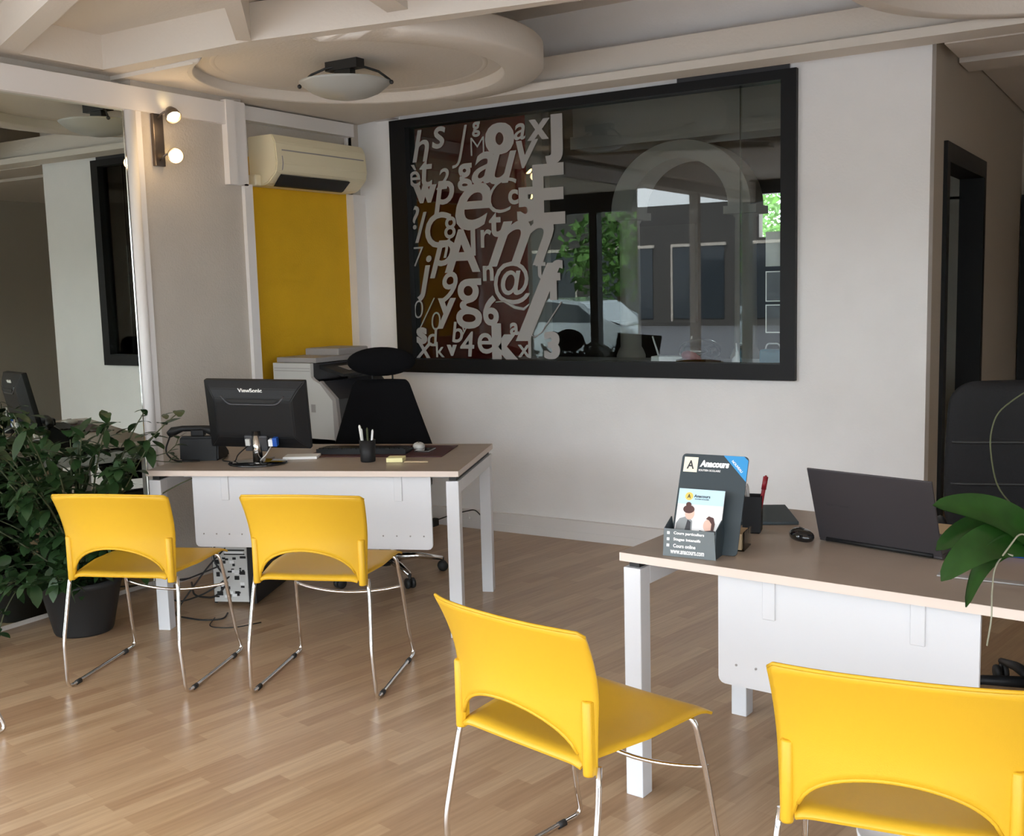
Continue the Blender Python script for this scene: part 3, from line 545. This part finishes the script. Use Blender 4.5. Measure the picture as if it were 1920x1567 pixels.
# pen cups
def pen(t, x, y, dx, dy, L_, m, r=.0042, cap=None):
    b = BM(); e = Vector((dx, dy, 1)).normalized(); s = Vector((x, y, .006)); tube(b, [s, s+e*L_, s+e*(L_+.008)], [r, r, r*.4], 8); o = obj('pen', b, M[m], t)
    if cap: b = BM(); tube(b, [s+e*(L_*.78), s+e*(L_+.004)], r*1.25, 8); obj('pen_cap', b, M[cap], o)
t = thing('pen_cup', 'black round pen cup standing on the desk right of the monitor', 'pen cup', on(A, .955, .255), RA, 'pen cups')
b = BM(); lathe(b, [(0, 0), (.032, 0), (.034, .004), (.037, .10), (.034, .10), (.031, .006), (0, .006)], 28, cap=False); obj('cup', b, M['blackp'], t)
for a in ((-.015, 0, -.12, 0, .155, 'paper', .006), (0, .01, -.02, .02, .14, 'stem', .005), (.015, -.01, .10, .02, .135, 'white', .005), (-.01, -.014, -.06, -.04, .14, 'lgrey', .004), (.01, .0, .12, -.05, .125, 'darkmetal', .004)): pen(t, *a)
t = thing('pen_cup', 'black squarish pen cup behind the brochure holder on the right desk', 'pen cup', on(B, .222, .425), RB+.3, 'pen cups')
b = BM(); lathe(b, [(0, 0), (.030, 0), (.038, .005), (.041, .115), (.038, .115), (.034, .007), (0, .007)], 4, Rz(PI/4) , cap=False)
for f in b.faces: f.smooth = False
obj('cup', b, M['blackp'], t)
for a in ((-.012, 0, -.16, 0, .15, 'stem', .005, 'blackp'), (-.015, .01, -.08, .05, .13, 'lgrey', .005), (.012, 0, .16, .05, .165, 'red', .006, 'red'), (.0, -.01, -.10, -.03, .14, 'mgrey', .004)): pen(t, *a)

# small things on the left desk
def slab(name, label, cat, Mx, ang, u, v, w, d, h, m, rz=0, r=.002, group=None):
    t_ = BM(); rbox(t_, (-w/2, -d/2, 0), (w/2, d/2, h), min(r, h*.4), 2); o = obj(name, t_, M[m]); o.location = on(Mx, u, v, .0003); o.rotation_euler = (0, 0, ang+rz); return tag(o, label, cat, group)
mat_o = slab('desk_mat', 'dark maroon leather desk mat under the keyboard', 'desk mat', A, RA, .94, .555, .66, .36, .003, 'maroon')
t = thing('keyboard', 'black computer keyboard on the maroon desk mat', 'keyboard', on(A, .86, .52, .0035), RA)
b = BM(); poly_prism(b, [(-.075, 0), (.075, 0), (.075, .012), (-.075, .024)], -.22, .22, wd); obj('case', b, M['blackp'], t)
b = BM()
for r_ in range(5):
    for c_ in range(18): box(b, (-.212+c_*.0235, -.062+r_*.025, .02 - r_*.0016), (-.192+c_*.0235, -.042+r_*.025, .0275 - r_*.0016))
obj('keys', b, M['blackp'], t)
t = thing('computer_mouse', 'grey computer mouse on the mat right of the keyboard', 'mouse', on(A, 1.10, .62, .0035), RA+.3)
b = BM(); ellipsoid(b, (0, 0, .012), (.03, .05, .02)); bmesh.ops.bisect_plane(b, geom=b.verts[:]+b.edges[:]+b.faces[:], plane_co=(0, 0, 0), plane_no=(0, 0, -1), clear_outer=True); obj('shell', b, M['lgrey'], t)
b = BM(); tube(b, [(0, -.012, .030), (0, .012, .031)], .003, 8); obj('scroll_wheel', b, M['blackp'], t)
slab('sticky_note_pad', 'pale yellow sticky note pad on the desk right of the pen cup', 'note pad', A, RA, 1.085, .262, .075, .075, .020, 'yellowpaper', .05)
slab('smartphone', 'black smartphone lying near the back right of the monitor desk', 'phone', A, RA, 1.145, .56, .075, .11, .010, 'blackg', -.1, .004)
slab('booklet', 'white booklet lying behind the monitor base', 'booklet', A, RA, .60, .36, .16, .10, .012, 'paper', .15)
b = BM(); tube(b, [(-.055, 0, .0045), (.055, .0, .0045)], .0042, 8); o = obj('pencil', b, M['kraft']); o.location = on(A, 1.19, .215); o.rotation_euler = (0, 0, RA); tag(o, 'thin tan pencil on the desk beside the sticky notes', 'pencil')

# ------------------------------------------------------------------ brochure holder (writing kept)
t = thing('brochure_holder', 'dark cardboard brochure holder with white lettering on the right desk', 'brochure holder', (-1.222, 2.748, .7405), math.radians(2.6))
lean = math.radians(24); hb = .292; wB = .20; th = .003
back = T(-.004, .062, 0) @ Rx(-lean)   # local x right, z up the board, facing -y
def rr(x0, x1, z0, z1, r, n=4):
    p = []
    for cx, cz, a0 in ((x1-r, z0+r, -PI/2), (x1-r, z1-r, 0), (x0+r, z1-r, PI/2), (x0+r, z0+r, PI)):
        for k in range(n+1): a = a0+PI/2*k/n; p.append((cx+r*math.cos(a), cz+r*math.sin(a)))
    return p
XZ = Matrix(((1,0,0,0),(0,0,1,0),(0,1,0,0),(0,0,0,1)))
b = BM(); poly_prism(b, rr(0, wB, .002, hb, .012), 0, th, back @ XZ); bk = obj('back_board', b, M['slate'], t)
b = BM(); poly_prism(b, [(wB-.075, hb-.0005), (wB-.014, hb-.0005), (wB-.0005, hb-.012), (wB-.0005, hb-.075)], -.0006, -.0001, back @ XZ); obj('corner_flash', b, M['cyan'], bk)
def btxt(s, x, z, w, h, m, nm, par, mx=back, y=-.001, off=.0004, sh=0, ang=0):
    q = BM(); text_bm(q, s, .02, mx @ frame_mt((x, y, z), (math.cos(ang), 0, math.sin(ang)), (-math.sin(ang), 0, math.cos(ang))), fit=(w, h), offset=off, extrude=.0003, shear=sh); return obj(nm, q, M[m], par)
b = BM(); poly_prism(b, [(.008, hb-.055), (.050, hb-.055), (.050, hb-.010), (.008, hb-.010)], -.0008, -.0002, back @ XZ); obj('logo_square', b, M['logoy'], bk)
btxt('A', .029, hb-.033, .022, .026, 'textk', 'logo_letter', bk, y=-.0014)
btxt('Anacours', .101, hb-.028, .088, .021, 'textw', 'brand_lettering', bk, off=.0012, sh=.15)
btxt('SOUTIEN SCOLAIRE', .088, hb-.048, .066, .006, 'textw', 'subtitle_lettering', bk)
btxt('NOUVEAU', wB-.031, hb-.031, .046, .007, 'textw', 'corner_lettering', bk, y=-.0012, ang=-PI/4)
# front pocket
pk = T(0, 0, 0) @ Rx(math.radians(-8))
b = BM(); poly_prism(b, [(0, 0), (.156, 0), (.148, .078), (-.0, .078)], 0, .003, pk @ XZ); pf = obj('pocket_front', b, M['slate2'], t)
for i, s in enumerate(('Cours particuliers', 'Stages intensifs', 'Cours online', 'www.anacours.com')):
    z = .066-.0175*i; x0 = .030 if i < 3 else .022; w = (.090, .080, .066, .100)[i]
    btxt(s, x0+w/2, z, w, .0105, 'textw', 'pocket_lettering', pf, pk, -.001, .0005)
    if i < 3: b = BM(); poly_prism(b, [(.010, z-.004), (.018, z-.004), (.018, z+.004), (.010, z+.004)], -.0008, -.0001, pk @ XZ); obj('bullet_mark', b, M['textw'], pf)
for x in (.0, .150):
    b = BM(); poly_prism(b, [(.004, .0), (.16, 0), (.15, .03), (.085, .05), (.068, .10), (.014, .078)], x, x+.003, wd); obj('side_flap', b, M['slate'], t)
# leaflet in the pocket
lf = T(.014, .030, .004) @ Rx(math.radians(-23)); lw, lh = .136, .188
b = BM(); box(b, (0, 0, 0), (lw, .004, lh), lf); lt = tag(obj('leaflet', b, M['photog']), 'printed leaflet with pale blue header standing in the brochure holder', 'leaflet')
lt.location = t.location; lt.rotation_euler = t.rotation_euler
def lpoly(pts, m, nm, y=-.0006): q = BM(); poly_prism(q, pts, y, y+.0005, lf @ XZ); return obj(nm, q, M[m], lt)
lpoly([(.0, lh-.045), (lw, lh-.045), (lw, lh-.0), (.0, lh-.0)], 'skyblue', 'header')
def circ(cx, cz, rx, rz, n=20): return [(cx+rx*math.cos(2*PI*k/n), cz+rz*math.sin(2*PI*k/n)) for k in range(n)]
lpoly(circ(.032, lh-.022, .012, .012), 'goldink', 'badge', -.0012); btxt('A', .032, lh-.022, .010, .012, 'textk', 'badge_letter', lt, lf, -.002)
btxt('Anacours', .071, lh-.020, .048, .009, 'textk', 'header_lettering', lt, lf, -.0014)
btxt('SOUTIEN SCOLAIRE', .071, lh-.029, .042, .003, 'textk', 'header_subtitle', lt, lf, -.0014)
lpoly([(.003, .062), (.052, .062), (.050, .095), (.034, .108), (.012, .100), (.003, .085)], 'greyink', 'printed_jacket', -.0010)
lpoly(circ(.040, .116, .014, .018), 'skin', 'printed_face', -.0012); lpoly(circ(.036, .128, .017, .012), 'hair', 'printed_hair', -.0016); lpoly(circ(.034, .142, .008, .007), 'hair', 'printed_hair', -.0017)
lpoly([(.030, .062), (.048, .062), (.046, .092), (.036, .098)], 'textk', 'printed_shirt', -.0014)
lpoly(circ(.098, .085, .014, .018), 'skin', 'printed_face', -.0012); lpoly([(.090, .104), (.098, .112), (.112, .108), (.118, .09), (.116, .07), (.108, .072), (.108, .09), (.10, .10)], 'hair', 'printed_hair', -.0016)
lpoly([(.070, .060), (.128, .060), (.124, .070), (.110, .072), (.088, .068), (.075, .070)], 'textk', 'printed_shirt', -.0014)
t = thing('card_holder', 'clear plastic card holder with small cards behind the brochure holder', 'card holder', on(B, .275, .225), RB+.2)
b = BM(); box(b, (-.02, -.045, 0), (.02, .045, .003)); box(b, (.017, -.045, .003), (.02, .045, .055)); box(b, (-.02, -.045, .003), (-.017, .045, .022)); obj('holder', b, M['glass'], t)
b = BM(); box(b, (-.012, -.043, .0032), (.012, .043, .050)); obj('cards', b, M['kraft'], t)

# laptop
t = thing('laptop_computer', 'dark grey open laptop seen from behind its lid on the right desk', 'laptop', (-.70, 3.066, .7405), math.radians(-13.8))
b = BM(); rbox(b, (-.185, .0, .002), (.185, .235, .016), .004, 2); base = obj('keyboard_base', b, M['laptop'], t)
b = BM()
for r_ in range(5):
    for c_ in range(14): box(b, (-.155+c_*.0225, .03+r_*.022, .016), (-.136+c_*.0225, .048+r_*.022, .0172))
obj('keys', b, M['blackp'], base)
lid = T(0, .004, .010) @ Rx(math.radians(19))
b = BM(); rbox(b, (-.185, -.005, 0), (.185, .0, .232), .0024, 2, lid); ld_ = obj('lid', b, M['laptop'], t)
b = BM(); box(b, (-.178, .0001, .012), (.178, .001, .224), lid); obj('screen', b, M['blackg'], ld_)
b = BM(); text_bm(b, '/SUS Vivobook', .02, lid @ frame_mt((-.105, -.0052, .120), (1, 0, 0), (0, 0, 1)), fit=(.075, .008), extrude=.0003); obj('brand_lettering', b, M['textk'], ld_)
b = BM(); tube(b, [(-.16, -.002, .010), (.16, -.002, .010)], .006, 10); obj('hinge', b, M['blackp'], t)
t = thing('computer_mouse', 'glossy black computer mouse left of the laptop', 'mouse', on(B, .385, .41), RB+.9)
b = BM(); ellipsoid(b, (0, 0, .012), (.031, .052, .022)); bmesh.ops.bisect_plane(b, geom=b.verts[:]+b.edges[:]+b.faces[:], plane_co=(0, 0, 0), plane_no=(0, 0, -1), clear_outer=True); obj('shell', b, M['blackg'], t)
b = BM(); tube(b, [(0, -.012, .033), (0, .012, .033)], .003, 8); obj('scroll_wheel', b, M['darkmetal'], t)
slab('notebook', 'dark closed notebook at the back left of the right desk', 'notebook', B, RB, .150, .65, .20, .27, .010, 'slate', .55)
slab('notebook', 'tan card notebook lying just behind the laptop', 'notebook', B, RB, .73, .70, .10, .14, .012, 'kraft', 0, .004)
slab('highlighter', 'blue pen lying on the desk behind the orchid leaves', 'pen', B, RB, .98, .50, .16, .018, .012, 'blue', .02, .005)
slab('ruler', 'thin grey ruler near the front edge under the orchid', 'ruler', B, RB, .95, .22, .24, .03, .004, 'mgrey', .08)

# ------------------------------------------------------------------ office chairs
def office_base(t, cz=.44, mt_=M['chrome'], a0=0, R=.31):
    b = BM(); lathe(b, [(0, .06), (.04, .06), (.045, .09), (.03, .12), (.03, .25), (.018, .26), (.018, cz), (0, cz)], 20, cap=False); obj('gas_column', b, M['blackp'], t)
    for k in range(5):
        a = a0+2*PI*k/5; c, s = math.cos(a), math.sin(a)
        b = BM(); tube(b, [(c*.03, s*.03, .10), (c*.18, s*.18, .095), (c*R, s*R, .07)], [.022, .018, .012], 8); obj('base_arm', b, mt_, t)
        b = BM()
        for q in (-1, 1): lathe(b, [(0, -.008), (.026, -.008), (.028, 0), (.026, .008), (0, .008)], 16, T(c*R + q*.014*s, s*R - q*.014*c, .028) @ Rz(a) @ Rx(PI/2), cap=False)
        tube(b, [(c*R, s*R, .03), (c*R, s*R, .075)], .008, 8); obj('caster', b, M['rubber'], t)
t = thing('office_chair', 'black fabric office chair with headrest behind the monitor desk', 'office chair', (-3.555, 4.375, 0), math.radians(30), 'black office chairs')
office_base(t, a0=.25)
def pillow(fw, z0, z1, yc, th, nu=28, nv=30):
    """cushion with outline half-width fw(v), centre surface yc(u, v), thickness th that closes at the rim"""
    b = BM(); F, K = [], []
    for j in range(nv+1):
        v = .5-.5*math.cos(PI*j/nv); f_, k_ = [], []
        for i in range(nu+1):
            u = -math.cos(PI*i/nu); rim = i in (0, nu) or j in (0, nv)
            e = max(0, 1-abs(u)**5)**.5 * max(0, 1-abs(2*v-1)**9)**.5
            x, z, y = u*fw(v), z0+(z1-z0)*v, yc(u, v)
            a = b.verts.new((x, y - th*.5*e, z)); f_.append(a); k_.append(a if rim else b.verts.new((x, y + th*.5*e, z)))
        F.append(f_); K.append(k_)
    for G, fl in ((F, 0), (K, 1)):
        for j in range(nv):
            for i in range(nu):
                q = [G[j][i], G[j][i+1], G[j+1][i+1], G[j+1][i]]; f = b.faces.new(q[::-1] if fl else q); f.smooth = True
    return b
def corner(v, c, d): return d*(1-math.sqrt(max(0, 1-((v-(1-c))/c)**2))) if v > 1-c else (d*(1-math.sqrt(max(0, 1-((c-v)/c)**2))) if v < c else 0)
# chair faces local -y, backrest at +y
obj('backrest', pillow(lambda v: .330-.185*v-corner(v, .06, .02), .50, 1.04, lambda u, v: .17-.05*u*u-.02*math.sin(PI*v), .07), M['fabric'], t)
b = BM(); ellipsoid(b, (0, .15, 1.135), (.185, .045, .078), 28, 16); obj('headrest', b, M['fabric'], t)
for s in (-.055, .055):
    b = BM(); tube(b, [(s, .17, .98), (s, .165, 1.12)], .005, 8); obj('headrest_post', b, M['blackp'], t)
b = BM(); rbox(b, (-.25, -.28, .44), (.25, .20, .52), .035, 4); obj('seat', b, M['fabric'], t)
b = BM(); tube(b, round_path([(0, .0, .43), (0, .24, .44), (0, .22, .60)], .05), .02, 8); obj('back_support', b, M['blackp'], t)

t = thing('office_chair', 'wide black padded office chair behind the laptop desk', 'office chair', (-.36, 3.98, 0), math.radians(14), 'black office chairs')
office_base(t, a0=.6, mt_=M['blackp'])
obj('backrest', pillow(lambda v: .30+.012*math.sin(PI*v)-.05*max(0, .3-v)-corner(v, .13, .09), .50, 1.14, lambda u, v: .20-.05*u*u+.03*math.cos(v*3), .10), M['leather'], t)
for v in (.42, .66):
    b = BM(); tube(b, [(x, .150-.05*(x/.3)**2+.03*math.cos(v*3)+.05*(1-max(0, 1-abs(x/.3)**5)**.5), .50+.64*v) for x in [-.29+.58*k/14 for k in range(15)]], .006, 6); obj('seam', b, M['rubber'], t)
b = BM(); rbox(b, (-.27, -.30, .42), (.27, .18, .52), .04, 4); obj('seat', b, M['leather'], t)
b = BM(); tube(b, round_path([(0, .0, .41), (0, .26, .42), (0, .24, .58)], .05), .022, 8); obj('back_support', b, M['blackp'], t)
for s in (-1, 1):
    b = BM(); tube(b, round_path([(s*.27, .05, .44), (s*.33, .05, .50), (s*.33, .05, .66), (s*.33, -.18, .67)], .04), .016, 8); obj('armrest', b, M['blackp'], t)

# ------------------------------------------------------------------ printer on cabinet
t = thing('storage_cabinet', 'white low cabinet under the photocopier', 'cabinet', (-4.42, 4.50, 0), 0)
b = BM(); box(b, (0, 0, .04), (.50, .56, .64)); obj('body', b, M['deskw'], t)
b = BM(); box(b, (.50, .01, .05), (.515, .55, .63)); d_ = obj('door', b, M['deskw'], t)
b = BM(); box(b, (.515, .48, .32), (.53, .50, .42)); obj('handle', b, M['steel'], d_)
t = thing('photocopier', 'light grey multifunction photocopier in front of the yellow niche', 'printer', (-4.42, 4.50, .642), 0)
sp = [(0, 0), (.46, 0), (.47, .03), (.445, .27), (.35, .36), (.30, .385), (.285, .40), (.285, .475), (0, .475)]
b = BM(); poly_prism(b, sp, 0, .025, XZ); obj('side_panel', b, M['lgrey'], t)
b = BM(); poly_prism(b, sp, .53, .555, XZ); obj('side_panel', b, M['lgrey'], t)
sp2 = [(0, .06), (.475, .06), (.455, .275), (.36, .37), (.32, .37), (.30, .25), (.10, .25), (.10, .38), (.285, .38), (.285, .47), (0, .47)]
b = BM(); poly_prism(b, sp2, .025, .53, XZ); obj('body', b, M['greyp'], t)
b = BM(); poly_prism(b, [(.44, .045), (.482, .05), (.46, .282), (.352, .378), (.345, .365), (.435, .27)], .0, .025, Matrix(((1,0,0,.004),(0,0,1,-.003),(0,1,0,0),(0,0,0,1)))); obj('bevel_strip', b, M['mgrey'], t)
b = BM(); box(b, (.0, .0, .02), (.46, .555, .05)); obj('lower_tray', b, M['mgrey'], t)
b = BM(); rbox(b, (.0, .03, .475), (.30, .54, .505), .006); rbox(b, (.02, .25, .50), (.28, .52, .545), .01); obj('feeder_lid', b, M['mgrey'], t)
b = BM(); poly_prism(b, [(.30, .44), (.47, .40), (.475, .415), (.30, .462)], .06, .50, XZ); cp = obj('control_panel', b, M['blackp'], t)
b = BM(); poly_prism(b, [(.35, .4495), (.43, .4295), (.43, .431), (.35, .451)], .16, .30, XZ); obj('display', b, M['mgrey'], cp)
b = BM(); box(b, (.28, -.003, .20), (.31, .0, .245)); obj('vent', b, M['mgrey'], t)
b = BM(); 
for z in (.43, .445): box(b, (.01, -.002, z), (.28, 0, z+.003))
obj('seam', b, M['mgrey'], t)

# ------------------------------------------------------------------ PC tower under the left desk, cables
t = thing('computer_tower', 'black computer tower with silver port panel under the left desk', 'computer', (-3.965, 3.555, .0), math.radians(24))
b = BM(); box(b, (.01, .006, .018), (.175, .40, .425)); box(b, (.175, .0, .012), (.215, .42, .43)); box(b, (-.004, .004, .012), (.01, .42, .43)); obj('case', b, M['blackp'], t)
b = BM(); box(b, (.0, 0, .02), (.178, .006, .42)); rp_ = obj('rear_panel', b, M['lgrey'], t)
b = BM()
for z in (.255, .275, .295, .315, .335): box(b, (.06, -.003, z), (.165, 0, z+.006))
for k in range(26):
    x, z = random.uniform(.005, .15), random.uniform(.03, .24); w, h = random.uniform(.008, .03), random.uniform(.006, .022); box(b, (x, -.004, z), (x+w, 0, z+h))
for k in range(8): x, z = random.uniform(.005, .04), random.uniform(.25, .40); box(b, (x, -.004, z), (x+.014, 0, z+.02))
obj('ports', b, M['blackp'], rp_)
for z in (.262, .30, .355, .385):
    b = BM(); box(b, (.065, -.005, z), (.16, -.001, z+.010)); obj('slot_cover', b, M['white'], rp_)
for k in range(9):
    x, z = random.uniform(.01, .14), random.uniform(.03, .22); b = BM(); box(b, (x, -.006, z), (x+.022, -.001, z+.014)); obj('connector', b, M['white'], rp_)
def cable(pts, lb, r=.004): b = BM(); tube(b, round_path(pts, .06, 6), r, 6); return tag(obj('cable', b, M['rubber']), lb, 'cable', 'black cables under the left desk')
cable([(-3.90, 3.60, .30), (-3.93, 3.50, .22), (-4.02, 3.40, .05), (-4.0, 3.33, .006), (-3.82, 3.34, .006), (-3.74, 3.40, .006), (-3.80, 3.48, .006)], 'black cable looping on the floor in front of the computer tower')
cable([(-3.93, 3.56, .20), (-4.02, 3.52, .16), (-4.12, 3.50, .12), (-4.22, 3.55, .10), (-4.30, 3.7, .06)], 'black cable sagging left from the middle of the computer tower')
cable([(-3.88, 3.61, .16), (-3.95, 3.50, .08), (-4.08, 3.45, .03), (-4.22, 3.5, .01), (-4.35, 3.62, .006)], 'black cable running low along the floor left of the tower')
cable([(-3.86, 3.61, .39), (-3.90, 3.53, .36), (-3.93, 3.52, .24), (-3.84, 3.54, .14), (-3.90, 3.50, .06), (-4.05, 3.50, .05), (-4.2, 3.62, .07)], 'black cable crossing the silver panel of the tower', .005)
cable([(-3.80, 3.40, .005), (-3.72, 3.28, .005), (-3.60, 3.33, .005), (-3.55, 3.45, .005)], 'thin black cable curling right on the floor past the tower', .0025)
b = BM(); tube(b, round_path([(-3.68, 5.50, .09), (-3.70, 5.46, .14), (-3.85, 5.45, .10), (-3.98, 5.40, .05)], .03), .004, 6); rbox(b, (-3.99, 5.36, .02), (-3.95, 5.42, .07), .008); tag(obj('power_plug', b, M['rubber']), 'black plug and lead at the skirting behind the monitor desk', 'plug')

# ------------------------------------------------------------------ plants
def leaf(bm, base, dirv, L_, W_, droop=.25, fold=.12, n=5, side=None):
    d = Vector(dirv).normalized(); s = d.cross(Vector((0, 0, 1)));
    s = s.normalized() if s.length > .05 else Vector((1, 0, 0))
    if side is not None: s = (s + Vector(side)).normalized()
    up = s.cross(d); rows = []
    for i in range(n+1):
        t_ = i/n; w = W_*math.sin(PI*min(1, t_*.93+.05))**.75*.5; c = Vector(base)+d*(L_*t_)+Vector((0, 0, -droop*L_*t_*t_))
        if i == n: w = .0015
        rows.append([bm.verts.new(c - s*w + up*fold*w), bm.verts.new(c), bm.verts.new(c + s*w + up*fold*w)])
    for a, b_ in zip(rows, rows[1:]):
        for k in range(2): f = bm.faces.new((a[k], a[k+1], b_[k+1], b_[k])); f.smooth = True
t = thing('potted_plant', 'large dark green leafy plant in a black pot at the left edge', 'plant', (-4.22, 3.0, 0))
b = BM(); lathe(b, [(0, 0), (.125, 0), (.13, .01), (.175, .22), (.182, .225), (.182, .25), (.170, .25), (.165, .215), (0, .215)], 36, cap=False); obj('pot', b, M['pot'], t)
b = BM(); lathe(b, [(.168, .222), (0, .228)], 24, cap=False); obj('soil', b, M['soil'], t)
fb, sb = BM(), BM(); rng = random.Random(3)
tips = []
for k in range(46):
    a = rng.uniform(-PI, PI*.2); R_ = rng.uniform(.08, .60); zt = rng.uniform(.30, 1.0)
    tx, ty = R_*math.cos(a), R_*math.sin(a)*1.0
    tx = max(tx, -.18)
    tips.append((tx, ty, zt))
tips += [(.35, .02, .82), (.42, .08, .86), (.46, .10, .92), (.42, -.05, .80), (.3, -.1, .72), (-.15, -.1, 1.0), (-.1, -.2, 1.02), (-.17, -.3, .95), (.1, -.2, .86), (-.05, .1, .9), (-.15, -.35, .2), (-.1, -.3, .35), (.05, -.3, .3)]
for tx, ty, zt in tips:
    p0 = Vector((rng.uniform(-.08, .08), rng.uniform(-.08, .08), .22)); mid = Vector((tx*.5, ty*.5, max(zt*1.0, .45)*rng.uniform(.65, .95))); end = Vector((tx, ty, zt))
    path = [p0*(1-u)**2 + mid*2*u*(1-u) + end*u*u for u in [i/10 for i in range(11)]]
    tube(sb, path, [.006*(1-.06*i) for i in range(11)], 5)
    for i in range(2, 11):
        for q in range(3):
            d = Vector((rng.uniform(-1, 1), rng.uniform(-1, 1), rng.uniform(-.5, .7))); base = path[i]+Vector((rng.uniform(-.02, .02), rng.uniform(-.02, .02), rng.uniform(-.02, .02)))
            L_ = rng.uniform(.05, .10)
            e = base + d.normalized()*L_
            if e.x < -.22: continue
            wx, wy = t.location.x+e.x+3.9015, t.location.y+e.y-3.1435; uu = wx*.9247+wy*.3808; vv = -wx*.3808+wy*.9247
            if uu > -.06 and vv > -.07 and e.z < .80: continue
            leaf(fb, base, d, L_, L_*.55, rng.uniform(.1, .5))
# vine trailing to the floor
vine = [Vector(p) for p in ((-.10, -.12, .26), (-.12, -.24, .24), (-.13, -.30, .15), (-.14, -.33, .06), (-.14, -.36, .02))]; tube(sb, round_path(vine, .03), .003, 5)
for p in vine[1:]:
    for q in range(3): leaf(fb, p, (rng.uniform(-1, 1), rng.uniform(-1, .3), rng.uniform(-.2, .4)), .06, .038, .3)
obj('foliage', fb, M['leaf'], t, recalc=False); obj('stems', sb, M['stem'], t)
t = thing('creeper_sprig', 'small dark sprig of leaves lying on the desk beside the telephone', 'plant', on(A, .0, .13), RA)
fb, sb = BM(), BM(); path = [Vector(p) for p in ((-.06, .0, .03), (0, .0, .05), (.04, .01, .06), (.07, .03, .09), (.08, .04, .12))]; tube(sb, path, .0022, 5); tube(sb, [(-.06, 0, .03), (-.02, .05, .012), (.08, .06, .006)], .002, 5)
for p in path + [Vector((.02, .05, .01)), Vector((.07, .05, .02))]:
    for q in range(2): leaf(fb, p, (rng.uniform(-1, 1), rng.uniform(-1, .6), rng.uniform(0, .5)), .055, .03, .2)
obj('leaves', fb, M['leaf'], t, recalc=False); obj('stems', sb, M['stem'], t)

# orchid standing on the right desk, leaves overhanging the front edge
oc = Vector(on(B, 1.15, .10))
t = thing('potted_orchid', 'orchid with broad green leaves and aerial roots at the right edge', 'plant', tuple(oc))
b = BM(); lathe(b, [(0, 0), (.045, 0), (.062, .11), (.066, .115), (.066, .125), (.058, .125), (.055, .10), (0, .10)], 28, cap=False); obj('pot', b, M['potw'], t)
b = BM(); lathe(b, [(.056, .105), (0, .11)], 20, cap=False); obj('bark_mix', b, M['soil'], t)
def strap(bm, pts, W_, n=30, fold=.22, tip=.5, tilt=(0, 0, 1)):
    P = [Vector(p) for p in pts]; C_ = []
    for i in range(n+1):
        u = i/n; # quadratic/cubic bezier through control points
        q = list(P)
        while len(q) > 1: q = [a*(1-u)+b_*u for a, b_ in zip(q, q[1:])]
        C_.append(q[0])
    for face in (0, 1):
        rows = []
        for i, c in enumerate(C_):
            d = (C_[min(i+1, n)]-C_[max(i-1, 0)]).normalized(); s = d.cross(Vector(tilt)).normalized(); up = s.cross(d); u = i/n
            w = W_*.5*(.30+.70*math.sin(PI*min(1, u*.72+.10)))*max(0, 1-u**7)**.5 if i < n else .001
            off = up*(-.0022*face)
            rows.append([bm.verts.new(c + s*w*k + up*fold*w*abs(k)**1.5 + off) for k in (-1, -.6, -.2, 0, .2, .6, 1)])
        for a, b_ in zip(rows, rows[1:]):
            for k in range(6):
                f = bm.faces.new((a[k], a[k+1], b_[k+1], b_[k]) if not face else (b_[k], b_[k+1], a[k+1], a[k])); f.smooth = True
cr = (-.075, -.05, .165)
for k, (mid, tip, w, tl) in enumerate((((-.12, -.12, .255), (-.253, -.252, .262), .082, (.3, -.75, .6)), ((-.16, -.18, .215), (-.227, -.285, .100), .085, (.35, -.8, .45)), ((-.165, -.16, .20), (-.176, -.275, .045), .052, (.8, -.6, .3)), ((-.16, -.08, .235), (-.26, -.17, .140), .08, (.2, -.7, .7)), ((.05, -.1, .26), (.14, -.12, .22), .08, (0, -.5, 1)), ((.02, .08, .27), (.03, .16, .20), .08, (0, .5, 1)), ((-.10, -.08, .21), (-.18, -.15, .155), .07, (.4, -.6, .7)))):
    b = BM(); strap(b, [(-.02, -.01, .11), cr, mid, tip], w, tilt=tl); obj('leaf', b, M['leaf2'], t, recalc=False)
for pts in ([(-.01, -.03, .11), (-.09, -.12, .19), (-.133, -.19, .12), (-.132, -.225, .07), (-.128, -.245, .02), (-.134, -.262, -.04)], [(-.01, -.03, .11), (-.12, -.10, .19), (-.17, -.13, .165), (-.14, -.15, .15), (-.10, -.15, .14)]):
    b = BM(); tube(b, round_path(pts, .02), .0020, 6); obj('aerial_root', b, M['root'], t)
b = BM(); tube(b, round_path([(0, 0, .11), (-.10, -.06, .22), (-.144, -.09, .28), (-.153, -.119, .34), (-.159, -.123, .40), (-.148, -.116, .456), (-.10, -.08, .50), (0, -.03, .55)], .05), .0017, 6); obj('flower_stalk', b, M['stem'], t)

t = thing('waste_bin', 'small white round bin on the floor beyond the bottom right yellow chair', 'bin', (-.51, 2.50, 0))
b = BM(); lathe(b, [(0, 0), (.055, 0), (.062, .008), (.080, .10), (.094, .17), (.100, .205), (.096, .207), (.076, .10), (.058, .015), (0, .012)], 40, cap=False); obj('bucket', b, M['potw'], t)
